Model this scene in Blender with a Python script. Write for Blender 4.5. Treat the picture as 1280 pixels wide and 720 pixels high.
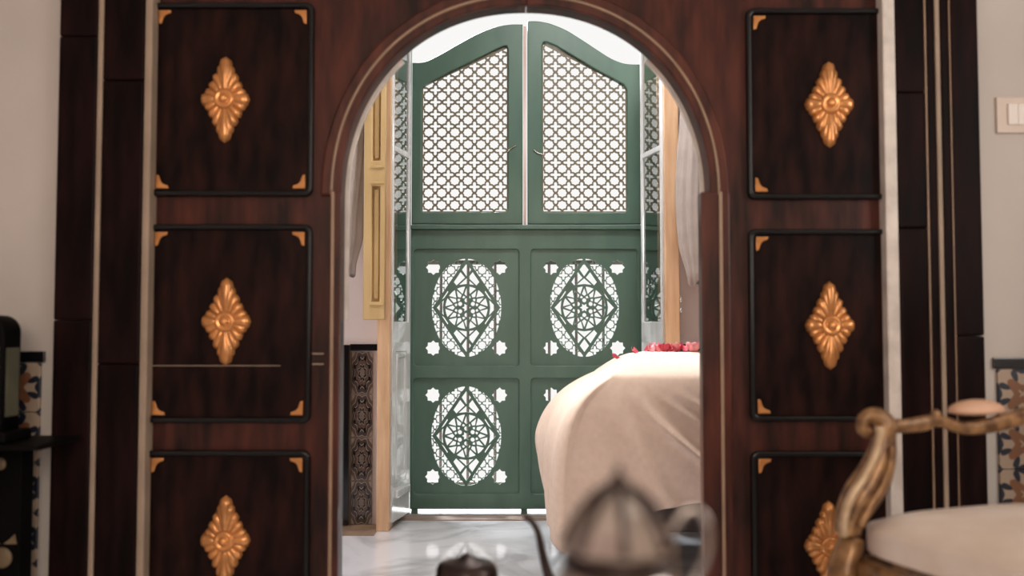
import bpy, bmesh, math, random
from math import pi, sin, cos, tan, atan2, sqrt, radians
from mathutils import Vector, Matrix
from mathutils.geometry import delaunay_2d_cdt

for o in list(bpy.data.objects):
    bpy.data.objects.remove(o)
SC = bpy.context.scene
COL = SC.collection
random.seed(7)

# ------------------------------------------------------------------ camera
CAM_Z = 0.88
F_PX = 1200.0
PITCH = math.atan(55 / 1200)
cam = bpy.data.cameras.new('camera')
cam.sensor_width = 36.0
cam.lens = 36.0 * F_PX / 1280
cam_o = bpy.data.objects.new('camera', cam)
COL.objects.link(cam_o)
cam_o.location = (0, 0, CAM_Z)
cam_o.rotation_euler = (pi / 2 + PITCH, 0, 0)
cam.clip_start = 0.05
cam.dof.use_dof = True
cam.dof.focus_distance = 4.6
cam.dof.aperture_fstop = 1.9
SC.camera = cam_o

# ------------------------------------------------------------------ sky, lights, exposure
world = bpy.data.worlds.new('overcast_sky')
SC.world = world
world.use_nodes = True
bg = world.node_tree.nodes['Background']
bg.inputs[0].default_value = (1.0, 0.99, 0.97, 1)
bg.inputs[1].default_value = 0.95


def area(name, loc, rot, sx, sy, power, color):
    l = bpy.data.lights.new(name, 'AREA')
    l.shape = 'RECTANGLE'
    l.size, l.size_y = sx, sy
    l.energy = power
    l.color = color
    o = bpy.data.objects.new(name, l)
    o.location = loc
    o.rotation_euler = rot
    COL.objects.link(o)
    return o


# daylight entering by the salon's rear window and by an unseen bedroom window added for light
area('rear_window_daylight', (0.05, -2.42, 1.75), (pi / 2, 0, 0), 1.9, 1.7, 66, (1.0, 0.83, 0.69))
area('right_window_daylight', (2.25, 0.9, 1.65), (0, pi / 2, 0), 1.5, 1.0, 24, (1.0, 0.95, 0.90))
area('bedroom_side_fill', (-2.12, 3.65, 1.6), (0, -pi / 2, 0), 1.5, 0.8, 14, (1.0, 0.96, 0.93))
area('bedroom_fill_light', (0.45, 3.55, 2.90), (0, 0, 0), 0.9, 0.55, 34, (1.0, 0.96, 0.94))  # added fill below the ceiling, no fixture; brightens bed, floor and screens
sun = bpy.data.lights.new('hazy_sun', 'SUN')
sun.energy = 24.0
sun.angle = radians(20)
sun.color = (0.95, 0.98, 1.0)
sun_o = bpy.data.objects.new('hazy_sun', sun)
sun_o.rotation_euler = (radians(-42), 0, radians(32))
COL.objects.link(sun_o)

SC.view_settings.view_transform = 'Standard'
SC.view_settings.look = 'None'
SC.view_settings.exposure = 0.0
SC.view_settings.gamma = 1.0
SC.view_settings.use_curve_mapping = False


# ------------------------------------------------------------------ helpers
def at(px, py, Y):
    """world point on the vertical plane at depth Y that the pixel looks at"""
    u = (px - 640) / F_PX
    v = (360 - py) / F_PX
    d = Vector((u, cos(PITCH) - v * sin(PITCH), sin(PITCH) + v * cos(PITCH)))
    return Vector((0, 0, CAM_Z)) + d * (Y / d.y)


def ax(px, Y, py=415):
    return at(px, py, Y).x


def az(py, Y, px=640):
    return at(px, py, Y).z


def tag(o, label=None, cat=None, group=None, kind=None):
    if label: o['label'] = label
    if cat: o['category'] = cat
    if group: o['group'] = group
    if kind: o['kind'] = kind
    return o


WLOC = {}


def empty(name, loc, label=None, cat=None, group=None, kind=None):
    o = bpy.data.objects.new(name, None)
    o.empty_display_size = 0.05
    COL.objects.link(o)
    o.location = loc
    WLOC[o] = Vector(loc)
    return tag(o, label, cat, group, kind)


def obj(name, me, mat, parent=None, smooth=False, origin=None, label=None, cat=None, group=None, kind=None):
    """mesh in world coordinates -> one object with its origin at the centre of its box"""
    if isinstance(me, bmesh.types.BMesh):
        bm = me
        me = bpy.data.meshes.new(name)
        bm.normal_update()
        bm.to_mesh(me)
        bm.free()
    me.name = name
    vs = [v.co for v in me.vertices]
    if origin is None:
        lo = Vector([min(v[i] for v in vs) for i in range(3)])
        hi = Vector([max(v[i] for v in vs) for i in range(3)])
        c = (lo + hi) / 2
        if parent is None:
            c.z = lo.z
    else:
        c = Vector(origin)
    me.transform(Matrix.Translation(-c))
    o = bpy.data.objects.new(name, me)
    COL.objects.link(o)
    WLOC[o] = c
    if parent is not None:
        o.parent = parent
        o.location = c - WLOC[parent]
    else:
        o.location = c
    me.materials.clear()
    me.materials.append(mat)
    if smooth:
        for p in me.polygons:
            p.use_smooth = True
    return tag(o, label, cat, group, kind)


def piece(name, me, parent, loc):
    """object sharing mesh data, placed at a world location under parent"""
    o = bpy.data.objects.new(name, me)
    COL.objects.link(o)
    WLOC[o] = Vector(loc)
    o.parent = parent
    o.location = Vector(loc) - WLOC[parent]
    return o


def add_box(bm, x0, x1, y0, y1, z0, z1, bev=0.0, seg=2):
    vs = [bm.verts.new(p) for p in ((x0, y0, z0), (x1, y0, z0), (x1, y1, z0), (x0, y1, z0),
                                    (x0, y0, z1), (x1, y0, z1), (x1, y1, z1), (x0, y1, z1))]
    fs = [bm.faces.new([vs[i] for i in f]) for f in ((3, 2, 1, 0), (4, 5, 6, 7), (0, 1, 5, 4),
                                                     (1, 2, 6, 5), (2, 3, 7, 6), (3, 0, 4, 7))]
    if bev > 0:
        es = set()
        for f in fs: es.update(f.edges)
        bmesh.ops.bevel(bm, geom=list(es), offset=bev, segments=seg, affect='EDGES', profile=0.6)
    return bm


def box(x0, x1, y0, y1, z0, z1, bev=0.0, seg=2):
    return add_box(bmesh.new(), x0, x1, y0, y1, z0, z1, bev, seg)


def _curve_mesh(cu):
    o = bpy.data.objects.new('temporary', cu)
    COL.objects.link(o)
    dg = bpy.context.evaluated_depsgraph_get()
    me = bpy.data.meshes.new_from_object(o.evaluated_get(dg))
    bpy.data.objects.remove(o)
    bpy.data.curves.remove(cu)
    return me


def plate(outer, holes, y0, y1, bev=0.0, res=1):
    """(x,z) outline with holes, extruded from y0 (front) to y1 (back); world coords"""
    cu = bpy.data.curves.new('temporary', 'CURVE')
    cu.dimensions = '2D'
    cu.fill_mode = 'BOTH'
    cu.extrude = max((y1 - y0) / 2 - bev, 0.0001)
    cu.bevel_depth = bev
    cu.bevel_resolution = res
    if bev: cu.offset = -bev
    for pl in [outer] + list(holes):
        sp = cu.splines.new('POLY')
        sp.points.add(len(pl) - 1)
        for p, q in zip(sp.points, pl):
            p.co = (q[0], q[1], 0, 1)
        sp.use_cyclic_u = True
    me = _curve_mesh(cu)
    me.transform(Matrix.Translation((0, (y0 + y1) / 2, 0)) @ Matrix.Rotation(pi / 2, 4, 'X'))
    return me


def pierced(outer, holes, y0, y1):
    """(x,z) board with many holes, triangulated, y0 front to y1 back"""
    pts, edges, loops = [], [], [outer] + list(holes)
    for lp in loops:
        b = len(pts)
        pts += [Vector((p[0], p[1])) for p in lp]
        edges += [(b + i, b + (i + 1) % len(lp)) for i in range(len(lp))]
    vs, es, fs, *_ = delaunay_2d_cdt(pts, edges, [], 0, 1e-6)

    def inside(x, z, lp):
        c = False
        j = len(lp) - 1
        for i in range(len(lp)):
            if (lp[i][1] > z) != (lp[j][1] > z) and x < (lp[j][0] - lp[i][0]) * (z - lp[i][1]) / (lp[j][1] - lp[i][1]) + lp[i][0]:
                c = not c
            j = i
        return c
    bbs = [(min(p[0] for p in l), max(p[0] for p in l), min(p[1] for p in l), max(p[1] for p in l), l) for l in holes]
    keep = []
    for f in fs:
        x = sum(vs[i].x for i in f) / 3; z = sum(vs[i].y for i in f) / 3
        if not inside(x, z, outer): continue
        if any(b[0] <= x <= b[1] and b[2] <= z <= b[3] and inside(x, z, b[4]) for b in bbs): continue
        keep.append(f)
    bm = bmesh.new()
    A = [bm.verts.new((v.x, y0, v.y)) for v in vs]
    B = [bm.verts.new((v.x, y1, v.y)) for v in vs]
    cnt = {}
    for f in keep:
        bm.faces.new([A[i] for i in f]); bm.faces.new([B[i] for i in f[::-1]])
        for k in range(3):
            a, b = f[k], f[(k + 1) % 3]
            cnt.setdefault((min(a, b), max(a, b)), []).append((a, b))
    for e, l in cnt.items():
        if len(l) == 1:
            a, b = l[0]
            bm.faces.new((A[b], A[a], B[a], B[b]))
    bmesh.ops.delete(bm, geom=[v for v in bm.verts if not v.link_faces], context='VERTS')
    me = bpy.data.meshes.new('board')
    bm.to_mesh(me); bm.free()
    return me


def rrect(x0, x1, z0, z1, r, n=5):
    pts = []
    for cx, cz, a in ((x1 - r, z1 - r, 0), (x0 + r, z1 - r, 90), (x0 + r, z0 + r, 180), (x1 - r, z0 + r, 270)):
        for k in range(n + 1):
            t = radians(a + 90 * k / n)
            pts.append((cx + r * cos(t), cz + r * sin(t)))
    return pts


def spline_pts(P, n=8, closed=False):
    """Catmull-Rom through the given points (tuples of any length)"""
    out = []
    m = len(P)
    segs = m if closed else m - 1
    for i in range(segs):
        p = [P[(i + k - 1) % m] if closed else P[min(max(i + k - 1, 0), m - 1)] for k in range(4)]
        for k in range(n):
            t = k / n
            out.append(tuple(0.5 * (2 * b + (c - a) * t + (2 * a - 5 * b + 4 * c - d) * t * t +
                                    (3 * b - a - 3 * c + d) * t ** 3) for a, b, c, d in zip(*p)))
    if not closed: out.append(tuple(P[-1]))
    return out


def add_tube(bm, pts, rad, seg=10, closed=False, flat=1.0, lobes=0, lobe_amp=0.0, ref=None, cap=True):
    """swept round section; rad a number or a list; flat scales the second axis"""
    P = [Vector(p) for p in pts]
    n = len(P)
    R = rad if isinstance(rad, (list, tuple)) else [rad] * n
    rings = []
    N = None
    for i in range(n):
        if closed:
            T = (P[(i + 1) % n] - P[i - 1]).normalized()
        else:
            T = (P[min(i + 1, n - 1)] - P[max(i - 1, 0)]).normalized()
        if N is None:
            a = Vector(ref) if ref else (Vector((0, 1, 0)) if abs(T.y) < 0.9 else Vector((1, 0, 0)))
            N = (a - T * a.dot(T)).normalized()
        else:
            N = (N - T * N.dot(T)).normalized()
        B = T.cross(N)
        ring = []
        for k in range(seg):
            t = 2 * pi * k / seg
            rr = R[i] * (1 + (lobe_amp * cos(lobes * t) if lobes else 0))
            ring.append(bm.verts.new(P[i] + N * (rr * cos(t) * flat) + B * (rr * sin(t))))
        rings.append(ring)
    m = n if closed else n - 1
    for i in range(m):
        a, b = rings[i], rings[(i + 1) % n]
        for k in range(seg):
            bm.faces.new((a[k], a[(k + 1) % seg], b[(k + 1) % seg], b[k]))
    if not closed and cap:
        bm.faces.new(rings[0][::-1])
        bm.faces.new(rings[-1])
    return bm


def tube(*a, **k):
    bm = add_tube(bmesh.new(), *a, **k)
    bmesh.ops.recalc_face_normals(bm, faces=bm.faces)
    return bm


def add_lathe(bm, prof, c=(0, 0, 0), seg=24, lobes=0, amp=0.0, M=None):
    """profile of (radius, height) turned about z"""
    rings = []
    for r, z in prof:
        ring = []
        for k in range(seg):
            t = 2 * pi * k / seg
            rr = r * (1 + (amp * cos(lobes * t) if lobes else 0))
            p = Vector((rr * cos(t), rr * sin(t), z))
            if M: p = M @ p
            ring.append(bm.verts.new(p + Vector(c)))
        rings.append(ring)
    for i in range(len(rings) - 1):
        for k in range(seg):
            bm.faces.new((rings[i][k], rings[i][(k + 1) % seg], rings[i + 1][(k + 1) % seg], rings[i + 1][k]))
    bm.faces.new(rings[0][::-1])
    bm.faces.new(rings[-1])
    return bm


def lathe(*a, **k):
    return add_lathe(bmesh.new(), *a, **k)


def clip_convex(poly, clip):
    """Sutherland-Hodgman, clip counter-clockwise convex"""
    out = list(poly)
    for i in range(len(clip)):
        a, b = clip[i], clip[(i + 1) % len(clip)]
        inp, out = out, []
        if not inp: break

        def side(p):
            return (b[0] - a[0]) * (p[1] - a[1]) - (b[1] - a[1]) * (p[0] - a[0])
        for j in range(len(inp)):
            p, q = inp[j - 1], inp[j]
            sp, sq = side(p), side(q)
            if (sp >= 0) != (sq >= 0):
                t = sp / (sp - sq)
                out.append((p[0] + (q[0] - p[0]) * t, p[1] + (q[1] - p[1]) * t))
            if sq >= 0: out.append(q)
    return out


def parea(p):
    return abs(sum(p[i - 1][0] * p[i][1] - p[i][0] * p[i - 1][1] for i in range(len(p)))) / 2


def clean(p, eps=2e-4):
    q = []
    for a in p:
        if not q or (abs(a[0] - q[-1][0]) + abs(a[1] - q[-1][1])) > eps: q.append(a)
    while len(q) > 2 and abs(q[0][0] - q[-1][0]) + abs(q[0][1] - q[-1][1]) <= eps: q.pop()
    return q


# ------------------------------------------------------------------ materials
def new_mat(name):
    m = bpy.data.materials.new(name)
    m.use_nodes = True
    return m, m.node_tree, m.node_tree.nodes['Principled BSDF']


def srgb(r, g, b):
    f = lambda c: (c / 255 / 12.92) if c / 255 <= 0.04045 else ((c / 255 + 0.055) / 1.055) ** 2.4
    return (f(r), f(g), f(b), 1)


def simple(name, col, rough=0.5, metal=0.0, spec=0.5, coat=0.0, var=0.12, scale=6.0, bump=0.0, stretch=(1, 1, 1),
           col2=None, rough_var=0.0):
    """one colour broken by noise (or two colours mixed by it)"""
    m, nt, p = new_mat(name)
    N, L = nt.nodes, nt.links
    tc = N.new('ShaderNodeTexCoord')
    mp = N.new('ShaderNodeMapping')
    mp.inputs['Scale'].default_value = stretch
    L.new(tc.outputs['Object'], mp.inputs[0])
    no = N.new('ShaderNodeTexNoise')
    no.inputs['Scale'].default_value = scale
    no.inputs['Detail'].default_value = 5
    L.new(mp.outputs[0], no.inputs['Vector'])
    cr = N.new('ShaderNodeValToRGB')
    if col2 is None:
        a = [c * (1 - var) for c in col[:3]] + [1]
        b = [min(1, c * (1 + var)) for c in col[:3]] + [1]
    else:
        a, b = col, col2
    cr.color_ramp.elements[0].position = 0.35
    cr.color_ramp.elements[1].position = 0.68
    cr.color_ramp.elements[0].color = a
    cr.color_ramp.elements[1].color = b
    L.new(no.outputs[0], cr.inputs[0])
    L.new(cr.outputs[0], p.inputs['Base Color'])
    p.inputs['Roughness'].default_value = rough
    p.inputs['Metallic'].default_value = metal
    p.inputs['Specular IOR Level'].default_value = spec
    p.inputs['Coat Weight'].default_value = coat
    p.inputs['Coat Roughness'].default_value = 0.12
    if rough_var:
        mr = N.new('ShaderNodeMapRange')
        mr.inputs[3].default_value = max(0.02, rough - rough_var)
        mr.inputs[4].default_value = rough + rough_var
        L.new(no.outputs[0], mr.inputs[0])
        L.new(mr.outputs[0], p.inputs['Roughness'])
    if bump:
        bp = N.new('ShaderNodeBump')
        bp.inputs['Strength'].default_value = bump
        bp.inputs['Distance'].default_value = 0.004
        L.new(no.outputs[0], bp.inputs['Height'])
        L.new(bp.outputs[0], p.inputs['Normal'])
    return m


M = {}
M['plaster'] = simple('plaster', (0.54, 0.49, 0.45, 1), 0.85, var=0.05, scale=3, bump=0.08)
M['plaster_pink'] = simple('plaster_pink', (0.66, 0.57, 0.56, 1), 0.8, var=0.04, scale=2)
M['ceiling'] = simple('ceiling_paint', (0.75, 0.7, 0.65, 1), 0.9, var=0.03)
M['wood_red'] = simple('wood_red', (0.016, 0.006, 0.005, 1), 0.34, spec=0.2, coat=0.0, scale=4, stretch=(5, 5, 0.9), bump=0.12,
                       col2=(0.085, 0.022, 0.014, 1), rough_var=0.08)
M['wood_panel'] = simple('wood_panel', (0.005, 0.003, 0.003, 1), 0.32, spec=0.08, coat=0.0, scale=5, stretch=(4, 4, 1.2), bump=0.12,
                         col2=(0.026, 0.0085, 0.0065, 1), rough_var=0.08)
M['wood_dark'] = simple('wood_dark', (0.005, 0.003, 0.003, 1), 0.4, spec=0.05, coat=0.0, scale=5, stretch=(4, 4, 0.8), bump=0.1,
                        col2=(0.018, 0.0065, 0.006, 1), rough_var=0.06)
M['wood_black'] = simple('wood_black', (0.004, 0.004, 0.004, 1), 0.22, spec=0.35, coat=0.0, scale=8, var=0.3)
M['ebony'] = simple('ebony', (0.004, 0.0035, 0.0035, 1), 0.55, spec=0.05, var=0.3)
M['wood_gloss'] = simple('wood_gloss', (0.030, 0.010, 0.007, 1), 0.28, spec=0.25, coat=0.0, scale=4, stretch=(5, 5, 0.9), col2=(0.11, 0.030, 0.019, 1))
M['bead_gold'] = simple('bead_cream_gold', (0.30, 0.19, 0.12, 1), 0.35, var=0.15, scale=9)
M['strip_cream'] = simple('strip_cream', (0.34, 0.25, 0.18, 1), 0.55, var=0.12, scale=7, bump=0.05)
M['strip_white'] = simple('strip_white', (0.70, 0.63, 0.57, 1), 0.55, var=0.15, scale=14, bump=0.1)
M['gilt'] = simple('carved_gilt', (0.62, 0.265, 0.085, 1), 0.22, metal=0.5, var=0.25, scale=16, spec=0.6)
M['gilt_old'] = simple('old_gilt', (0.075, 0.030, 0.012, 1), 0.33, metal=0.3, scale=26, bump=0.6,
                       col2=(0.40, 0.22, 0.095, 1))
M['gilt_pale'] = simple('pale_gilt', (0.34, 0.21, 0.11, 1), 0.35, metal=0.25, scale=20, bump=0.4, col2=(0.62, 0.46, 0.30, 1))
M['green'] = simple('green_paint', (0.058, 0.121, 0.089, 1), 0.4, scale=3, stretch=(3, 3, 0.8), bump=0.05,
                    col2=(0.078, 0.153, 0.115, 1))
M['lattice'] = simple('lattice_backlit', (0.13, 0.115, 0.075, 1), 0.5, scale=9, col2=(0.18, 0.15, 0.10, 1))  # olive-brown puts the backlight glow into the colour of the green bars
M['pine'] = simple('pine_wood', (0.56, 0.33, 0.19, 1), 0.45, scale=5, stretch=(6, 6, 0.7), col2=(0.72, 0.48, 0.29, 1), bump=0.1)
M['shutter'] = simple('shutter_paint', (0.56, 0.38, 0.17, 1), 0.5, scale=4, stretch=(5, 5, 0.8), col2=(0.66, 0.47, 0.23, 1))
M['pink_wood'] = simple('bare_edge_wood', (0.55, 0.36, 0.30, 1), 0.6, scale=5, stretch=(3, 3, 0.4), col2=(0.78, 0.68, 0.64, 1))
M['gloss_frame'] = simple('glossy_white_paint', (0.55, 0.57, 0.57, 1), 0.12, coat=0.5, scale=5, stretch=(5, 5, 1), col2=(0.68, 0.69, 0.69, 1))
M['black_glaze'] = simple('black_glaze', (0.006, 0.006, 0.007, 1), 0.15, coat=0.4)
M['linen'] = simple('linen', (0.80, 0.625, 0.515, 1), 0.85, var=0.04, scale=40, bump=0.08, spec=0.15)
M['curtain'] = simple('curtain_cloth', (0.46, 0.40, 0.37, 1), 0.9, var=0.08, scale=12, spec=0.1)
M['bed_dark'] = simple('bed_base_wood', (0.014, 0.010, 0.009, 1), 0.5, scale=14, col2=(0.05, 0.032, 0.027, 1))
M['petal_red'] = simple('petal_red', (0.50, 0.035, 0.075, 1), 0.6, scale=30, col2=(0.72, 0.10, 0.15, 1))
M['petal_pink'] = simple('petal_pink', (0.74, 0.20, 0.24, 1), 0.6, scale=30, col2=(0.85, 0.40, 0.42, 1))
M['silver'] = simple('tarnished_silver', (0.36, 0.30, 0.26, 1), 0.14, metal=1.0, scale=10, col2=(0.66, 0.60, 0.56, 1))
M['dark_metal'] = simple('blackened_metal', (0.03, 0.02, 0.02, 1), 0.3, metal=0.7, scale=14, col2=(0.06, 0.04, 0.035, 1))
M['iron'] = simple('dark_iron', (0.07, 0.06, 0.05, 1), 0.4, metal=0.8, scale=14)
M['steel'] = simple('bright_steel', (0.6, 0.58, 0.55, 1), 0.25, metal=1.0)
M['cushion'] = simple('cream_upholstery', (0.74, 0.61, 0.51, 1), 0.75, scale=7, col2=(0.84, 0.74, 0.66, 1), spec=0.2, bump=0.06)
M['arm_pad'] = simple('arm_pad_fabric', (0.52, 0.29, 0.18, 1), 0.6, scale=9, col2=(0.62, 0.38, 0.26, 1))
M['olive'] = simple('olive_panel', (0.09, 0.085, 0.055, 1), 0.35, scale=8, col2=(0.13, 0.125, 0.085, 1))
M['ivory'] = simple('ivory_inlay', (0.17, 0.115, 0.06, 1), 0.5, var=0.2)
M['switch'] = simple('switch_plastic', (0.62, 0.51, 0.43, 1), 0.4, var=0.02)
M['switch_key'] = simple('switch_key', (0.74, 0.66, 0.60, 1), 0.35, var=0.02)
M['stone_sill'] = simple('sill_wood', (0.22, 0.15, 0.12, 1), 0.5, scale=6, stretch=(1, 5, 5), col2=(0.42, 0.33, 0.28, 1))
M['stone_brown'] = simple('brown_marble', (0.24, 0.16, 0.11, 1), 0.15, scale=8, col2=(0.40, 0.29, 0.21, 1))
M['balcony'] = simple('balcony_stone', (0.75, 0.73, 0.7, 1), 0.7)


def marble():
    m, nt, p = new_mat('polished_marble')
    N, L = nt.nodes, nt.links
    tc = N.new('ShaderNodeTexCoord')
    n1 = N.new('ShaderNodeTexNoise'); n1.inputs['Scale'].default_value = 2.2; n1.inputs['Detail'].default_value = 8
    n1.inputs['Distortion'].default_value = 1.6
    L.new(tc.outputs['Object'], n1.inputs['Vector'])
    cr = N.new('ShaderNodeValToRGB')
    e = cr.color_ramp.elements
    e[0].position = 0.32; e[0].color = (0.50, 0.51, 0.55, 1)
    e[1].position = 0.56; e[1].color = (0.82, 0.84, 0.90, 1)
    x = e.new(0.45); x.color = (0.70, 0.72, 0.77, 1)
    L.new(n1.outputs[0], cr.inputs[0])
    L.new(cr.outputs[0], p.inputs['Base Color'])
    p.inputs['Roughness'].default_value = 0.06
    p.inputs['Specular IOR Level'].default_value = 1.0
    n2 = N.new('ShaderNodeTexNoise'); n2.inputs['Scale'].default_value = 9
    L.new(tc.outputs['Object'], n2.inputs['Vector'])
    b = N.new('ShaderNodeBump'); b.inputs['Strength'].default_value = 0.035; b.inputs['Distance'].default_value = 0.004
    L.new(n2.outputs[0], b.inputs['Height']); L.new(b.outputs[0], p.inputs['Normal'])
    return m


M['marble'] = marble()


def glass():
    m, nt, p = new_mat('window_glass')
    N, L = nt.nodes, nt.links
    p.inputs['Base Color'].default_value = (0.93, 0.95, 0.94, 1)
    p.inputs['Transmission Weight'].default_value = 1.0
    p.inputs['IOR'].default_value = 2.0
    p.inputs['Roughness'].default_value = 0.0
    return m


M['glass'] = glass()


def tile_mat(name, half_x, half_z, stops, lobes, amp, rough, second=None):
    """printed tile motif: a lobed rosette drawn in the tile's own x,z coordinates"""
    m, nt, p = new_mat(name)
    N, L = nt.nodes, nt.links

    def math(op, a, b=None):
        n = N.new('ShaderNodeMath'); n.operation = op
        for i, s in enumerate((a, b)):
            if s is None: continue
            if isinstance(s, (int, float)): n.inputs[i].default_value = s
            else: L.new(s, n.inputs[i])
        return n.outputs[0]
    tc = N.new('ShaderNodeTexCoord')
    sp = N.new('ShaderNodeSeparateXYZ')
    L.new(tc.outputs['Object'], sp.inputs[0])
    x = math('DIVIDE', sp.outputs['X'], half_x)
    z = math('DIVIDE', sp.outputs['Z'], half_z)
    r = math('SQRT', math('ADD', math('MULTIPLY', x, x), math('MULTIPLY', z, z)))
    a = math('ARCTAN2', z, x)
    w = math('MULTIPLY', math('COSINE', math('MULTIPLY', a, lobes)), amp)
    w2 = math('MULTIPLY', w, math('MINIMUM', math('MULTIPLY', r, 2.2), 1.0))
    rr = math('ADD', r, w2)
    no = N.new('ShaderNodeTexNoise'); no.inputs['Scale'].default_value = 30
    L.new(tc.outputs['Object'], no.inputs['Vector'])
    rr = math('ADD', rr, math('MULTIPLY', math('SUBTRACT', no.outputs[0], 0.5), 0.10))
    cr = N.new('ShaderNodeValToRGB')
    cr.color_ramp.interpolation = 'CONSTANT'
    e = cr.color_ramp.elements
    e[0].position = 0; e[0].color = stops[0][1]
    e[1].position = stops[1][0]; e[1].color = stops[1][1]
    for pos, c in stops[2:]:
        q = e.new(pos); q.color = c
    L.new(math('DIVIDE', rr, 1.5), cr.inputs[0])
    out = cr.outputs[0]
    if second:                                           # petals between the rings
        d, rad, col = second
        n_l, ph = d
        an = math('ADD', math('MULTIPLY', a, n_l), ph)
        c1 = math('COSINE', an)
        band = math('SUBTRACT', 1.0, math('DIVIDE', math('ABSOLUTE', math('SUBTRACT', r, rad[0])), rad[1]))
        msk = math('GREATER_THAN', math('MULTIPLY', math('MAXIMUM', c1, 0), math('MAXIMUM', band, 0)), rad[2])
        mx = N.new('ShaderNodeMix'); mx.data_type = 'RGBA'
        L.new(msk, mx.inputs['Factor'])
        L.new(out, mx.inputs[6]); mx.inputs[7].default_value = col
        out = mx.outputs[2]
    L.new(out, p.inputs['Base Color'])
    p.inputs['Roughness'].default_value = rough
    return m


NAVY = (0.012, 0.017, 0.03, 1)
CREAM = (0.38, 0.285, 0.21, 1)
ORANGE = (0.20, 0.085, 0.04, 1)
M['tile_salon'] = tile_mat('painted_tile', 0.07, 0.07,
                           [(0, CREAM), (0.06, ORANGE), (0.37, CREAM), (0.70, NAVY)], 4, 0.25, 0.3,
                           ((8, pi), (0.78, 0.34, 0.30), NAVY))
BR1 = (0.10, 0.068, 0.055, 1); DK = (0.012, 0.011, 0.012, 1); PL = (0.25, 0.20, 0.165, 1)
M['tile_bed'] = tile_mat('zellij_tile', 0.05, 0.098,
                         [(0, (0.16, 0.12, 0.10, 1)), (0.16, DK), (0.22, PL), (0.25, BR1), (0.40, DK), (0.45, PL), (0.49, (0.06, 0.045, 0.04, 1)),
                          (0.62, PL), (0.65, BR1), (0.78, PL)], 8, 0.07, 0.12, ((8, pi), (0.72, 0.2, 0.4), DK))

# ------------------------------------------------------------------ depths
YF = 2.75      # face of the carved door leaves
YC = 2.69      # face of the door casing
YWB = 4.40     # face of the bedroom window wall
YW = 4.28      # face of the pine window frame
YG = 4.69      # face of the green screens
XL, XR, YR, H = -2.2, 2.3, -2.5, 3.0

# ------------------------------------------------------------------ room shell
fl = obj('floor', box(XL - 0.2, XR + 0.2, YR - 0.2, YG + 0.04, -0.1, 0), M['marble'], kind='structure',
         label='polished pale grey marble floor mirroring the green screen', cat='floor')
obj('ceiling', box(XL - 0.2, XR + 0.2, YR - 0.2, YG + 0.06, H, H + 0.1), M['ceiling'], kind='structure',
    label='plain pale ceiling above the rooms', cat='ceiling')

cx0, cx1 = ax(66, YC), ax(1231, YC)
hole = [(cx0 + 0.04, 0.0), (cx1 - 0.04, 0.0), (cx1 - 0.04, 2.3), (cx0 + 0.04, 2.3)]
outer = [(XL, 0), (cx0 + 0.04, 0), (cx0 + 0.04, 2.3), (cx1 - 0.04, 2.3), (cx1 - 0.04, 0), (XR, 0), (XR, H), (XL, H)]
wf = obj('wall_front', plate(outer, [], YC + 0.03, YC + 0.25), M['plaster'], kind='structure',
         label='cream plaster wall around the dark carved doorway', cat='wall')
# rear wall with its window opening
obj('wall_rear', plate([(XL, 0), (XR, 0), (XR, H), (XL, H)], [[(-0.95, 0.85), (1.05, 0.85), (1.05, 2.65), (-0.95, 2.65)]], YR - 0.2, YR),
    M['plaster'], kind='structure', label='plaster wall with a window, behind the camera', cat='wall')
rw = empty('window_2', (0.05, YR - 0.1, 0.85), 'window opening behind the camera', 'window', kind='structure')
obj('window_frame', plate(rrect(-0.95, 1.05, 0.85, 2.65, 0.001, 1), [rrect(-0.89, 1.0, 0.91, 2.59, 0.001, 1)], YR - 0.14, YR - 0.08), M['pine'], rw)
# side walls: left wall has the unseen side opening added to light the bedroom
bm = bmesh.new()
add_box(bm, XL - 0.2, XL, YR, 3.2, 0, H); add_box(bm, XL - 0.2, XL, 4.1, YG + 0.05, 0, H)
add_box(bm, XL - 0.2, XL, 3.2, 4.1, 0, 0.8); add_box(bm, XL - 0.2, XL, 3.2, 4.1, 2.4, H)
obj('wall_left', bm, M['plaster_pink'], kind='structure', label='left side wall of the rooms, outside the view', cat='wall')
bm = bmesh.new()
add_box(bm, XR, XR + 0.2, YR, 0.35, 0, H); add_box(bm, XR, XR + 0.2, 1.45, YG + 0.05, 0, H)
add_box(bm, XR, XR + 0.2, 0.35, 1.45, 0, 0.85); add_box(bm, XR, XR + 0.2, 0.35, 1.45, 2.45, H)
obj('wall_right', bm, M['plaster'], kind='structure', label='right side wall of the rooms, outside the view', cat='wall')

# back wall around the balcony window, thick enough for the reveal
ox0, ox1, oz1 = ax(481, YW), ax(850, YW), 2.72
outer = [(XL, 0), (ox0, 0), (ox0, oz1), (ox1, oz1), (ox1, 0), (XR, 0), (XR, H), (XL, H)]
wb = obj('wall_back', plate(outer, [], YWB, YG + 0.06), M['plaster_pink'], kind='structure',
         label='pale pinkish bedroom wall around the balcony window', cat='wall')

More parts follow.
